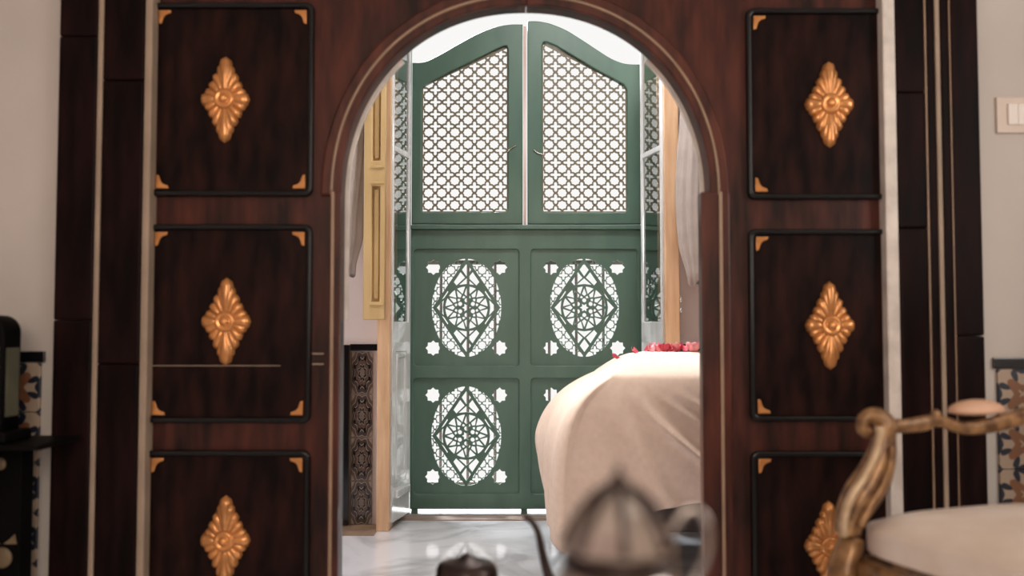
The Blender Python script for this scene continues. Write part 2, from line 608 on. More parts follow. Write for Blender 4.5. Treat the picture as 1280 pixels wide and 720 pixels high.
# ---- tiled dado of the bedroom, each tile a piece of the wall
tm = box(-0.0485, 0.0485, -0.006, 0.006, -0.096, 0.096, 0.0015, 1)
tme = bpy.data.meshes.new('zellij_tile'); tm.to_mesh(tme); tm.free(); tme.materials.append(M['tile_bed'])
dz_top = az(439, YWB)
tz0 = az(655, YWB)
rows = 4
tile_h = (dz_top - tz0) / rows
x_edge = ax(440, YWB)
for side, xs in ((-1, [x_edge + 0.05 + 0.1 * k for k in range(1)] + [x_edge - 0.08 - 0.1 * k for k in range(3)]),
                 (1, [ox1 + 0.06 + 0.1 * k for k in range(5)])):
    for x in xs:
        for r in range(rows):
            o = piece('zellij_tile', tme, wb, (x, YWB - 0.006, tz0 + tile_h * (r + 0.5)))
            o.scale = (1, 1, tile_h / 0.196)
bm = box(ax(438, YWB), ox0 + 0.0, YWB - 0.014, YWB, dz_top + 0.002, az(430, YWB), 0.003)
obj('tile_border', bm, M['black_glaze'], wb, label='black glazed border capping the tiles left of the window')
obj('tile_border', box(ox1 + 0.006, ox1 + 0.55, YWB - 0.014, YWB, dz_top + 0.002, az(430, YWB), 0.003), M['black_glaze'], wb,
    label='black glazed border capping the tiles right of the window')
obj('tile_border', box(ax(430.5, YWB), ax(438.5, YWB), YWB - 0.03, YWB, tz0, az(431, YWB), 0.003), M['black_glaze'], wb,
    label='upright black glazed border at the tile edge')
obj('tile_bead', box(ax(438.6, YWB), ax(440, YWB), YWB - 0.012, YWB, tz0, dz_top), M['ivory'], wb, label='thin ivory line beside the black border')
obj('baseboard_back', box(XL, ox0 - 0.002, YWB - 0.02, YWB, 0, tz0), M['stone_brown'], kind='structure', label='low brown stone skirting under the bedroom tiles', cat='baseboard')
obj('trim_3', box(ax(400, 4.2), ox0 - 0.03, 4.19, YWB - 0.02, 0.0, 0.004), M['stone_brown'], kind='structure',
    label='brown marble border strip of the floor left of the window', cat='trim')

# ------------------------------------------------------------------ tiled dado of the salon wall
tm = box(-0.069, 0.069, -0.006, 0.006, -0.069, 0.069, 0.0015, 1)
sme = bpy.data.meshes.new('painted_tile'); tm.to_mesh(sme); tm.free(); sme.materials.append(M['tile_salon'])
YFW = YC + 0.03
for side in (-1, 1):
    x_in = ax(54, YFW) if side < 0 else ax(1243, YFW)
    zt = az(453, YFW) if side < 0 else az(461, YFW)
    for c in range(6):
        for r in range(5):
            piece('painted_tile', sme, wf, (x_in + side * (0.07 + 0.14 * c), YFW - 0.005, zt - 0.07 - 0.14 * r))
    x_out = XL if side < 0 else XR
    b = box(min(x_in + side * -0.01, x_out), max(x_in + side * -0.01, x_out), YFW - 0.012, YFW, zt + 0.001, az(439 if side < 0 else 447, YFW), 0.003)
    obj('tile_border', b, M['black_glaze'], wf, label='black glazed border capping the painted tiles %s of the doorway' % ('left' if side < 0 else 'right'))

# ------------------------------------------------------------------ door casing
Z_TOP = 2.36


def casing(name, label, spec, edge_joints):
    root = empty(name, (ax(spec[0][0], YC), YC + 0.05, 0), label, 'door casing', kind='structure')
    for i, (p0, p1, mat, y0, joints, lab) in enumerate(spec):
        zs = [0.0] + sorted(az(j, y0) for j in joints) + [Z_TOP]
        for a, b in zip(zs, zs[1:]):
            bmx = box(ax(p0, y0), ax(p1, y0), y0, YC + 0.09, a + 0.0006, b - 0.0006, min(0.006, (ax(p1, y0) - ax(p0, y0)) * 0.3))
            o = obj('board' if mat in ('wood_dark', 'wood_red', 'wood_panel') else 'inlay_strip', bmx, M[mat], root)
            if lab: o['label'] = lab
    return root


casing('trim_1', 'dark wooden door casing with cream strips, left of the doorway',
       [(66, 114.5, 'wood_dark', YC, (45, 400), None),
        (115, 121.5, 'strip_cream', YC + 0.004, (), 'narrow cream strip'),
        (122, 174, 'wood_dark', YC + 0.01, (100, 455), None),
        (174.5, 184, 'strip_cream', YC + 0.006, (), 'wide cream strip')], None)
casing('trim_2', 'dark wooden door casing with white and cream strips, right of the doorway',
       [(1110, 1126, 'strip_white', YC + 0.012, (), 'wide off-white strip'),
        (1126.5, 1163, 'wood_dark', YC + 0.01, (115, 285), None),
        (1163, 1165, 'bead_gold', YC + 0.004, (), 'hair-thin gold line'),
        (1165.5, 1176, 'wood_dark', YC + 0.008, (), None),
        (1176.5, 1182.5, 'strip_cream', YC + 0.004, (), 'narrow cream strip'),
        (1183, 1194, 'wood_dark', YC + 0.008, (), None),
        (1194.2, 1196, 'bead_gold', YC + 0.004, (), 'hair-thin gold line'),
        (1196.2, 1231, 'wood_dark', YC, (420,), None)], None)
obj('trim_4', box(cx0, cx1, YC, YC + 0.09, Z_TOP, Z_TOP + 0.12, 0.006), M['wood_dark'], kind='structure',
    label='dark wooden head of the door casing, above the view', cat='door casing')

# ------------------------------------------------------------------ carved door leaves with the arched opening
PXM = YF / F_PX                              # metres per pixel at the leaf face
seam = ax(658, YF)
ac_x, ac_z = ax(656.5, YF), az(245, YF)
AR = 230.5 * PXM
AV = 241.0 / 230.5                          # the arch is a little taller than wide


def arch(off, t):
    """superellipse arch at angle t (0 = right springing, pi = left) pushed out by off metres"""
    n = 2.12
    c, s = cos(t), sin(t)
    k = (abs(c) ** n + abs(s) ** n) ** (-1 / n)
    r = AR * k + off
    return (ac_x + r * c, ac_z + r * s * AV)


def half(side, off, n=36):
    """arch points from the springing up to the seam for one leaf"""
    pts = []
    for i in range(n + 1):
        t = (pi - (pi / 2) * i / n) if side < 0 else (pi / 2) * i / n
        pts.append(arch(off, t))
    pts[-1] = (seam, pts[-1][1])
    return pts


def rosette_mesh(tilt=0.0):
    a, b = 31 * PXM, 55 * PXM
    bm = bmesh.new()
    V = [(a, 0), (0, b), (-a, 0), (0, -b)]
    for q in range(4):
        for k in range(5):
            t = k / 5
            p, r_ = V[q], V[(q + 1) % 4]
            x, z = p[0] + (r_[0] - p[0]) * t, p[1] + (r_[1] - p[1]) * t
            L = sqrt(x * x + z * z) * (1.0 if k == 0 else 1.03)
            an = atan2(z, x)
            w = ((9.2 if q % 2 == 0 else 8.6) if k == 0 else 6.4) * PXM
            hb = 0.003 if k == 0 else 0.0
            nt_, ns_ = 9, 6
            G = []
            for i in range(nt_ + 1):
                f = i / nt_
                rr = L * (0.16 + 0.84 * f)
                ww = w * (0.42 + 0.58 * min(1, f / 0.72)) * sqrt(max(0.0, 1 - max(0, (f - 0.74) / 0.26) ** 2))
                row = []
                for j in range(ns_ + 1):
                    sgn = j / ns_ * 2 - 1
                    d = sqrt(max(0, 1 - sgn * sgn))
                    h = (0.009 + 0.010 * sin(pi * (0.15 + 0.68 * f)) + hb) * (0.35 + 0.65 * d) * (1.0 if f < 0.95 else 0.6)
                    if i == nt_ or j in (0, ns_): h *= 0.2
                    row.append(bm.verts.new((rr * cos(an) - ww * sgn * sin(an), -h, rr * sin(an) + ww * sgn * cos(an))))
                G.append(row)
            for i in range(nt_):
                for j in range(ns_):
                    bm.faces.new((G[i][j], G[i][j + 1], G[i + 1][j + 1], G[i + 1][j]))
    bmesh.ops.remove_doubles(bm, verts=bm.verts, dist=1e-6)
    bm.normal_update()
    for f in list(bm.faces):
        if f.normal.y > 0: f.normal_flip()
    me = bpy.data.meshes.new('rosette'); bm.to_mesh(me); bm.free()
    for p in me.polygons: p.use_smooth = True
    me.materials.append(M['gilt'])
    R = Matrix.Rotation(pi / 2, 4, 'X')          # turned about -y
    bm = add_lathe(bmesh.new(), [(0.0305, 0.0), (0.0305, 0.012), (0.027, 0.0185), (0.021, 0.0200), (0.016, 0.0165), (0.013, 0.0165),
                                 (0.0125, 0.021), (0.009, 0.0255), (0.004, 0.0275), (0.0005, 0.028)], seg=28, M=R)
    bmesh.ops.recalc_face_normals(bm, faces=bm.faces)
    mb = bpy.data.meshes.new('boss'); bm.to_mesh(mb); bm.free()
    for p in mb.polygons: p.use_smooth = True
    mb.materials.append(M['gilt'])
    return me, mb


ROS, BOSS = rosette_mesh()


def bracket_poly(cx, cz, sx, sz, s):
    base = [(0, 0), (1, 0), (0.93, 0.22), (0.72, 0.27), (0.52, 0.36), (0.38, 0.52), (0.30, 0.74), (0.22, 0.95), (0, 1)]
    p = [(cx + sx * x * s, cz + sz * z * s * 1.12) for x, z in base]
    return p if sx * sz > 0 else p[::-1]


def door_leaf(side, name, label, field, rows_px, ros_px):
    zsp = ac_z
    inner = half(side, 0.0)
    xo = ax(150, YF) if side < 0 else ax(1150, YF)
    jx = ac_x + side * AR
    outl = [(jx, 0.012)] + inner + [(seam - side * -0.0012, Z_TOP - 0.02), (xo, Z_TOP - 0.02), (xo, 0.012)]
    outl = [(x + (side * 0.0008 if abs(x - seam) < 1e-6 else 0), z) for x, z in outl]
    me = plate(outl, [], YF, YF + 0.055)
    leaf = obj(name, me, M['wood_red'], kind='structure', label=label, cat='door')
    # raised arch moulding with its cream gold bead
    band_o, band_i = half(side, 0.058), half(side, 0.0)
    o = obj('arch_moulding', plate(clean(band_i + band_o[::-1]), [], YF - 0.018, YF, 0.006, 2), M['wood_gloss'], leaf, smooth=True)
    bead = [(x, YF - 0.019, z) for x, z in half(side, 0.026)]
    obj('arch_bead', tube(bead, 0.0048, 8), M['bead_gold'], leaf, smooth=True, label='cream gold bead following the arch')
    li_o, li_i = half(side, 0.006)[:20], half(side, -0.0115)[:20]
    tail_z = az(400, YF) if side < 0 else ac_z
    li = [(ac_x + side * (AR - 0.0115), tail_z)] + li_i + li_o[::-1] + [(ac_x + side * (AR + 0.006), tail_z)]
    obj('rim_highlight', plate(clean(li), [], YF + 0.0555, YF + 0.068), M['strip_white'], leaf, label='white strip standing for the highlight along the inner edge of the arch')  # white strip paints in the highlight on the sides of the arch rim
    # jamb below the springing
    if side < 0:
        x0, x1, bx = jx - 0.030, jx, ax(416.5, YF)
    else:
        x0, x1, bx = jx - 11 * PXM, jx + 0.056, ax(900, YF)
    ztop = az(241, YF)
    obj('jamb_post', box(x0, x1, YF - 0.020, YF + (0.0 if side < 0 else 0.03), 0.012, ztop, 0.004), M['wood_gloss'], leaf)
    obj('jamb_bead', box(bx - 0.005, bx + 0.005, YF - 0.026, YF - 0.02, 0.012, ztop, 0.002), M['bead_gold'], leaf, label='cream gold bead on the jamb')
    # three panels
    fx0, fx1 = ax(field[0], YF), ax(field[1], YF)
    for (y0, y1), (rx, ry) in zip(rows_px, ros_px):
        z1, z0 = az(y0, YF), az(y1, YF)
        mo = rrect(fx0, fx1, z0, z1, 0.022)
        mi = rrect(fx0 + 0.016, fx1 - 0.016, z0 + 0.016, z1 - 0.016, 0.012)
        obj('panel_moulding', plate(mo, [mi], YF - 0.022, YF + 0.001, 0.0065, 3), M['wood_black'], leaf, smooth=False, label='black rounded moulding around a panel')
        pn = obj('panel', plate(rrect(fx0 + 0.013, fx1 - 0.013, z0 + 0.013, z1 - 0.013, 0.004), [], YF - 0.010, YF + 0.001, 0.004, 2), M['wood_panel'], leaf)
        bx0, bx1, bz0, bz1 = fx0 + 0.022, fx1 - 0.022, z0 + 0.022, z1 - 0.022
        # black corner shoulders and gilt corner brackets
        for cx, cz, sx, sz in ((bx0, bz1, 1, -1), (bx1, bz1, -1, -1), (bx0, bz0, 1, 1), (bx1, bz0, -1, 1)):
            obj('corner_bracket', plate(bracket_poly(cx, cz, sx, sz, 0.036), [], YF - 0.017, YF - 0.009, 0.0015, 1), M['gilt'], pn, label='small gilt corner bracket')
        c = at(rx, ry, YF - 0.011)
        rs = piece('rosette', ROS, leaf, c)
        rs['label'] = 'carved gilt diamond rosette with fluted petals'
        piece('boss', BOSS, rs, c + Vector((0, -0.006, 0)))
    return leaf


d1 = door_leaf(-1, 'door_1', 'left half of the dark carved door with gilt rosettes and half the arch', (184.5, 390.5),
               [(5.5, 246), (281, 528), (562, 806)], [(282, 125), (283, 402), (282, 675)])
d2 = door_leaf(1, 'door_2', 'right half of the dark carved door with gilt rosettes and half the arch', (935, 1134),
               [(12.5, 250), (287, 526), (563, 812)], [(1036, 131), (1037, 407), (1036, 682)])
obj('inlay_line', box(ax(190, YF), ax(352, YF), YF - 0.0130, YF - 0.009, az(457.4, YF), az(456.5, YF)), M['strip_cream'], d1,
    label='thin pale horizontal line across the middle panel')
for yy in (442, 455):
    obj('inlay_line', box(ax(391, YF), ax(405, YF), YF - 0.003, YF + 0.001, az(yy + 1.0, YF), az(yy - 0.8, YF)), M['strip_cream'], d1,
        label='short pale mark on the stile beside the arch')

# ------------------------------------------------------------------ pine window frame
wn = empty('window_1', (0.07, YW + 0.06, 0), 'tall pine framed balcony window opening', 'window', kind='structure')
fxl0, fxl1, fxr0, fxr1 = ax(480, YW), ax(487.5, YW), ax(832, YW), ax(850, YW)
obj('frame_post', box(fxl0 - 0.03, fxl1, YW, YWB + 0.08, 0, oz1, 0.004), M['pine'], wn)
obj('frame_post', box(fxr0, fxr1, YW, YWB + 0.08, 0, oz1, 0.004), M['pine'], wn)
obj('frame_head', box(fxl0 - 0.03, fxr1, YW, YWB + 0.08, oz1 - 0.05, oz1, 0.004), M['pine'], wn)
obj('threshold', box(fxl1 + 0.005, fxr0 - 0.005, YG - 0.165, YG - 0.032, 0, 0.006, 0.002), M['stone_sill'], wn, label='worn brown wooden threshold')
kz = az(267, YW)
lplate = obj('latch_plate', box(fxr1 - 0.001, fxr1 + 0.008, YW - 0.004, YW + 0.03, kz - 0.085, kz + 0.06, 0.002), M['iron'], wn, label='dark iron latch plate')
kn = lathe([(0.0055, 0), (0.0055, 0.02), (0.016, 0.024), (0.019, 0.029), (0.013, 0.035), (0.002, 0.037)], c=(fxr1 + 0.006, YW - 0.002, kz), seg=16,
           M=Matrix.Rotation(pi / 2, 4, 'Y'))
obj('latch_knob', kn, M['iron'], lplate, smooth=True, label='dark iron latch knob')
for yy in (375, 388):
    obj('hinge_pin', lathe([(0.004, -0.012), (0.006, -0.01), (0.006, 0.01), (0.004, 0.012)], c=(fxr1 + 0.006, YW + 0.004, az(yy, YW)), seg=10), M['steel'], wn, smooth=True)

# ------------------------------------------------------------------ green lower screen with four pierced panels
PG = YG / F_PX
gx0, gx1 = ax(513.5, YG), ax(802, YG)


def gx(px): return ax(px, YG)
def gz(py): return az(py, YG)


def star(cx, cz, r, rx=1.0, rz=1.0, ratio=0.765, rot=0.0):
    return [(cx + rx * (r if k % 2 == 0 else r * ratio) * cos(rot + k * pi / 8), cz + rz * (r if k % 2 == 0 else r * ratio) * sin(rot + k * pi / 8)) for k in range(16)]


def cross(cx, cz, p, q, w=0.115, s=0.31, t=0.40):
    """round-ended cross hole for pitches p (x) and q (z): half width, shoulder and tip as fractions of the pitch"""
    q1 = [(w, w), (w, s), (0.45 * w, t), (-0.45 * w, t), (-w, s), (-w, w), (-s, w), (-t, 0.45 * w), (-t, -0.45 * w), (-s, -w), (-w, -w), (-w, -s), (-0.45 * w, -t), (0.45 * w, -t), (w, -s), (w, -w), (s, -w), (t, -0.45 * w), (t, 0.45 * w), (s, w)]
    return [(cx + x * p, cz + z * q) for x, z in q1]


def lattice_holes(x0, x1, z0, z1, p, q, ox, oz, b):
    hs = []
    for i in range(-2, int((x1 - x0) / p) + 3):
        for j in range(-2, int((z1 - z0) / q) + 3):
            hs.append(star(ox + i * p, oz + j * q, 0.372, p, q, 0.85))
            hs.append(cross(ox + (i + 0.5) * p, oz + (j + 0.5) * q, p, q))
    return hs


def medallion_holes():
    """pierced holes in pixel units about the medallion's centre (z up)"""
    H_ = []
    A, B = 43.5, 61.5
    ell = [(A * cos(2 * pi * k / 48), B * sin(2 * pi * k / 48)) for k in range(48)]
    a, b = 41.0, 60.5
    L_ = sqrt(a * a + b * b)
    for sx in (-1, 1):
        for sz in (-1, 1):
            # half plane outside the rhombus edge: x/a + z/b >= 1 + margin
            m = 1 + 1.2 / (a * b / L_)
            big = 300
            if True:
                p1, p2 = (sx * a * m, 0), (0, sz * b * m)
                d = (p2[0] - p1[0], p2[1] - p1[1])
                p1e = (p1[0] - d[0] * 5, p1[1] - d[1] * 5); p2e = (p2[0] + d[0] * 5, p2[1] + d[1] * 5)
                far = (sx * big, sz * big)
                quad = [p1e, p2e, (p2e[0] + sx * big, p2e[1] + sz * big), (p1e[0] + sx * big, p1e[1] + sz * big)]
                ar = sum(quad[i - 1][0] * quad[i][1] - quad[i][0] * quad[i - 1][1] for i in range(4))
                if ar < 0: quad = quad[::-1]
                p = 13.0
                for i in range(0, 5):
                    for j in range(0, 6):
                        for h in (star(sx * (6.5 + i * p), sz * (8 + j * p), 0.40, p, p, 0.84), cross(sx * (i * p), sz * (1.5 + j * p), p, p, 0.125, 0.33, 0.425)):
                            h = h if True else h
                            c = clip_convex(clip_convex(h, ell), quad)
                            # keep each quadrant's holes on its own side of the axes
                            ex = [(0.4 * sx, -300), (300 * sx, -300), (300 * sx, 300), (0.4 * sx, 300)]
                            if sx < 0: ex = ex[::-1]
                            ez = [(-300, 0.4 * sz), (300, 0.4 * sz), (300, 300 * sz), (-300, 300 * sz)]
                            if sz < 0: ez = ez[::-1]
                            c = clip_convex(clip_convex(c, ex), ez)
                            c = clean(c, 0.3)
                            if len(c) > 2 and parea(c) > 2.0: H_.append(c)
    # tips of the rhombus
    for s in (-1, 1):
        H_.append([(0, s * 55.5), (5.8, s * 47.5), (0, s * 39.2), (-5.8, s * 47.5)])
        H_.append([(-9.5, s * 28.4), (0, s * 29.6), (9.5, s * 28.4), (0, s * 36.8)])
        for k in (-1, 1):
            H_.append([(k * 2.0, s * 37.6), (k * 7.6, s * 44.6), (k * 16.0, s * 32.0), (k * 12.4, s * 27.8)])
        H_.append([(s * 28.4, -9.5), (s * 29.6, 0), (s * 28.4, 9.5), (s * 37.2, 0)])
        for k in (-1, 1):
            H_.append([(s * 22.8, k * 19.6), (s * 27.6, k * 12.4), (s * 31.5, k * 9.3), (s * 23.6, k * 21.2)])
    # central wheel of radius 27
    R = 26.5
    for k in range(12):
        t = k * pi / 6 + pi / 12
        arc = [(R * cos(t + d), R * sin(t + d)) for d in (-0.20, -0.1, 0, 0.1, 0.20)]
        H_.append(arc + [(17.6 * cos(t + 0.02), 17.6 * sin(t + 0.02))])
        t2 = k * pi / 6
        H_.append([(R * 0.93 * cos(t2), R * 0.93 * sin(t2)), (17.2 * cos(t2 + 0.165), 17.2 * sin(t2 + 0.165)), (14.6 * cos(t2), 14.6 * sin(t2)), (17.2 * cos(t2 - 0.165), 17.2 * sin(t2 - 0.165))])
        H_.append([(15.6 * cos(t + 0.0), 15.6 * sin(t + 0.0)), (13.4 * cos(t + 0.16), 13.4 * sin(t + 0.16)), (11.8 * cos(t), 11.8 * sin(t)), (13.4 * cos(t - 0.16), 13.4 * sin(t - 0.16))])
    for k in range(6):
        t = k * pi / 3 + pi / 6
        cx, cz = 9.2 * cos(t), 9.2 * sin(t)
        H_.append([(cx + 2.7 * cos(t + j * pi / 4), cz + 2.7 * sin(t + j * pi / 4)) for j in range(8)])
    H_.append([((5.6 if k % 2 == 0 else 3.1) * cos(k * pi / 6), (5.6 if k % 2 == 0 else 3.1) * sin(k * pi / 6)) for k in range(12)])
    for sx in (-1, 1):
        for sz in (-1, 1):
            H_.append(star(sx * 41.5, sz * 50.5, 9.6, ratio=0.78))
    return H_


lower = empty('green_screen', (0.067, YG + 0.02, 0.0), 'wide green lower screen with four panels pierced by oval star medallions', 'screen')
pan = [(517.5, 648.5, 312, 457), (664, 797, 312, 457), (517.5, 648.5, 473, 617), (664, 797, 473, 617)]
fr_out = [(gx0, gz(636)), (gx1, gz(636)), (gx1, gz(287)), (gx0, gz(287))]
holes = [rrect(gx(a), gx(b), gz(d), gz(c), 0.016) for a, b, c, d in pan]
obj('frame', plate(fr_out, holes, YG - 0.012, YG + 0.035, 0.005, 2), M['green'], lower)
mh = medallion_holes()
pw, ph = 135 * PG, 149 * PG
pme = None
for (a, b, c, d) in pan:
    cx, cz = gx((a + b) / 2), gz((c + d) / 2)
    if pme is None:
        me = pierced([(-pw / 2, -ph / 2), (pw / 2, -ph / 2), (pw / 2, ph / 2), (-pw / 2, ph / 2)],
                   [[(x * PG, z * PG) for x, z in h] for h in mh], -0.007, 0.007)
        me.materials.clear(); me.materials.append(M['green'])
        pme = me
        pme.name = 'pierced_panel'
    pc = piece('pierced_panel', pme, lower, (cx, YG + 0.008, cz))
    if d < 460: pc['label'] = 'pierced panel of the upper row'
obj('ledge', box(gx0, gx1, YG - 0.035, YG + 0.035, gz(287.5), gz(282), 0.004), M['green'], lower, label='ledge along the top of the lower screen')
for px in (519, 655, 796):
    obj('foot', box(gx(px - 4), gx(px + 4), YG - 0.0, YG + 0.03, 0.0005, gz(636.2), 0.001), M['green'], lower)

for a, b in ((ax(481, YW), gx0 - 0.006), (gx1 + 0.006, ax(850, YW))):
    obj('side_post', box(a, b, YG - 0.004, YG + 0.055, 0, oz1 - 0.051), M['green'], wn, label='green post at the side of the screens')

# ------------------------------------------------------------------ green upper leaves
SLAT_B = 0.047


def upper_leaf(px0, px1, top, open_px, label, hook):
    root = empty('lattice_shutter', (gx((px0 + px1) / 2), YG + 0.02, gz(281)), label, 'shutter')
    tp = spline_pts(top, 6)
    outl = [(gx(px0), gz(280.5)), (gx(px1), gz(280.5))] + [(gx(x), gz(y)) for x, y in tp[::-1]]
    op = [(gx(x), gz(y)) for x, y in open_px]
    fr = obj('frame', plate(clean(outl), [op], YG - 0.010, YG + 0.034, 0.005, 2), M['green'], root)
    # lattice board, clipped straight to the opening as in a rebate
    cxm, czm = sum(p[0] for p in op) / len(op), sum(p[1] for p in op) / len(op)
    x0, x1 = min(p[0] for p in op), max(p[0] for p in op)
    z0, z1 = min(p[1] for p in op), max(p[1] for p in op)
    m = 0.006
    conv = [(x0 + m, z0 + m), (x1 - m, z0 + m)]
    hl, hr = op_top(open_px)
    conv += [(x1 - m, gz(hr) - m), (x0 + m, gz(hl) - m)]
    p, q = 16.5 * PG, 15.4 * PG
    hs = []
    for h in lattice_holes(x0 - p, x1 + p, z0 - q, z1 + q, p, q, x0 + 0.5 * p + 0.002, z0 + 0.62 * q, SLAT_B):
        c = clean(clip_convex(h, conv), 4e-4)
        if len(c) > 2 and parea(c) > 3e-5: hs.append(c)
    o2 = 0.012
    bo = [(x0 - o2, z0 - o2), (x1 + o2, z0 - o2), (x1 + o2, gz(hr) + o2), (x0 - o2, gz(hl) + o2)]
    obj('lattice', pierced(bo, hs, YG + 0.006, YG + 0.018), M['lattice'], root, label='pierced lattice of stars and crosses')
    hk = [tuple(at(x, y, YG - 0.014)) for x, y in hook]
    obj('hook', tube(spline_pts(hk, 4), 0.0028, 6), M['steel'], fr, smooth=True, label='thin metal hook')
    return root


def op_top(open_px):
    xs = sorted(open_px, key=lambda p: p[0])
    l = min(p[1] for p in open_px if p[0] < xs[0][0] + 6)
    r = min(p[1] for p in open_px if p[0] > xs[-1][0] - 6)
    return l, r


left = upper_leaf(514, 653.5, [(514, 79), (530, 77.5), (550, 68), (575, 54), (598, 42), (620, 34), (638, 31), (653.5, 31)],
                  [(529, 265.5), (526, 262), (526, 116), (527, 110), (531, 106), (560, 91), (590, 77), (618, 63), (630, 58), (633.5, 58), (635, 62), (635, 262), (632, 265.5)],
                  'left green lattice shutter leaf with an S-curved top', [(634, 190), (641, 184), (645, 182)])
obj('bare_edge', box(gx(654.5), gx(658), YG - 0.002, YG + 0.03, gz(280), gz(33), 0.001), M['pink_wood'], left, label='bare worn meeting edge of pinkish wood')
right = upper_leaf(659.5, 801.5, [(659.5, 27), (672, 27), (688, 30), (708, 38), (728, 50), (748, 63), (766, 74), (783, 80), (801.5, 81)],
                   [(681, 265.5), (678, 262), (678, 58), (680, 53), (684, 53), (696, 58), (720, 72), (745, 87), (770, 100), (781, 106), (785, 112), (785, 262), (782, 265.5)],
                   'right green lattice shutter leaf with an S-curved top', [(667, 187), (672, 191), (679, 193)])


# ------------------------------------------------------------------ glazed casement leaves folded into the reveal
def casement(near, far, label):
    """leaf standing between two floor points (x,y); near edge first"""
    a, b = Vector((near[0], near[1], 0)), Vector((far[0], far[1], 0))
    w = (b - a).length
    ang = atan2((b - a).y, (b - a).x)
    R = Matrix.Translation(a) @ Matrix.Rotation(ang, 4, 'Z')
    root = empty('glazed_casement', (a + b) / 2, label, 'casement')
    t = 0.011
    zb, zt, zmid = 0.03, 2.66, az(402, 4.5)

    def lp(me):
        if isinstance(me, bmesh.types.BMesh):
            m2 = bpy.data.meshes.new('temporary'); me.to_mesh(m2); me.free(); me = m2
        me.transform(R)
        return me
    obj('frame', lp(plate([(0, zb), (w, zb), (w, zt), (0, zt)],
                          [[(0.02, zmid + 0.0), (w - 0.024, zmid + 0.0), (w - 0.024, zt - 0.05), (0.02, zt - 0.05)],
                           [(0.05, 0.2), (w - 0.05, 0.2), (w - 0.05, zmid - 0.14), (0.05, zmid - 0.14)]], -t, t, 0.004, 1)), M['gloss_frame'], root)
    obj('pane', lp(box(0.016, w - 0.02, -0.003, 0.003, zmid - 0.004, zt - 0.046)), M['glass'], root, label='tall window pane mirroring the screen')
    zbar = az(191, 4.45)
    obj('glazing_bar', lp(box(0.018, w - 0.022, -0.010, 0.010, zbar - 0.012, zbar + 0.012, 0.003)), M['gloss_frame'], root)
    low = obj('lower_panel', lp(plate(rrect(0.04, w - 0.04, 0.19, zmid - 0.13, 0.002, 1), [], -0.008, 0.008)), M['gloss_frame'], root)
    obj('panel_moulding', lp(plate(rrect(0.06, w - 0.06, 0.21, zmid - 0.15, 0.01), [rrect(0.078, w - 0.078, 0.228, zmid - 0.168, 0.006)], -0.013, 0.013, 0.003, 1)), M['gloss_frame'], low)
    obj('drip_rail', lp(box(0.03, w - 0.03, -0.028, 0.028, 0.135, 0.175, 0.008)), M['gloss_frame'], root)
    return root


casement((ax(487.5, YW + 0.02), YW + 0.03), (ax(511, YG - 0.13) - 0.004, YG - 0.13), 'glazed casement leaf folded back against the left window reveal')
casement((ax(831, YW + 0.02), YW + 0.03), (ax(803, YG - 0.13) + 0.004, YG - 0.13), 'glazed casement leaf folded back against the right window reveal')

# ------------------------------------------------------------------ folded inner shutter left of the window
sx0, sx1, sz0 = ax(453, 4.2), ax(480, 4.2), az(399.5, 4.2)
sh = empty('inner_shutter', ((sx0 + sx1) / 2, 4.23, sz0), 'tan panelled inner shutter folded open left of the window', 'shutter')
zA0, zA1 = az(377, 4.2), az(232, 4.2)
zB0, zB1 = az(200, 4.2), 2.55
outl = [(sx0, sz0), (sx1, sz0), (sx1, 2.64), (sx0, 2.64)]
hA = [(sx0 + 0.036, zA0), (sx1 - 0.022, zA0), (sx1 - 0.022, zA1), (sx0 + 0.036, zA1)]
hB = [(sx0 + 0.036, zB0), (sx1 - 0.022, zB0), (sx1 - 0.022, zB1), (sx0 + 0.036, zB1)]
obj('frame', plate(outl, [hA, hB], 4.21, 4.25, 0.004, 2), M['shutter'], sh)
for h in (hA, hB):
    pn = obj('panel', plate([(h[0][0] - 0.005, h[0][1] - 0.005), (h[1][0] + 0.005, h[1][1] - 0.005), (h[2][0] + 0.005, h[2][1] + 0.005), (h[3][0] - 0.005, h[3][1] + 0.005)], [], 4.232, 4.244), M['shutter'], sh)
    obj('raised_field', plate([(h[0][0] + 0.008, h[0][1] + 0.012), (h[1][0] - 0.006, h[1][1] + 0.012), (h[2][0] - 0.006, h[2][1] - 0.012), (h[3][0] + 0.008, h[3][1] - 0.012)], [], 4.222, 4.236, 0.004, 1), M['shutter'], pn)
for yy in (208, 228, 380):
    zz = az(yy, 4.2)
    obj('moulding', box(sx0 + 0.03, sx1 - 0.004, 4.204, 4.214, zz - 0.005, zz + 0.005, 0.002), M['shutter'], sh)

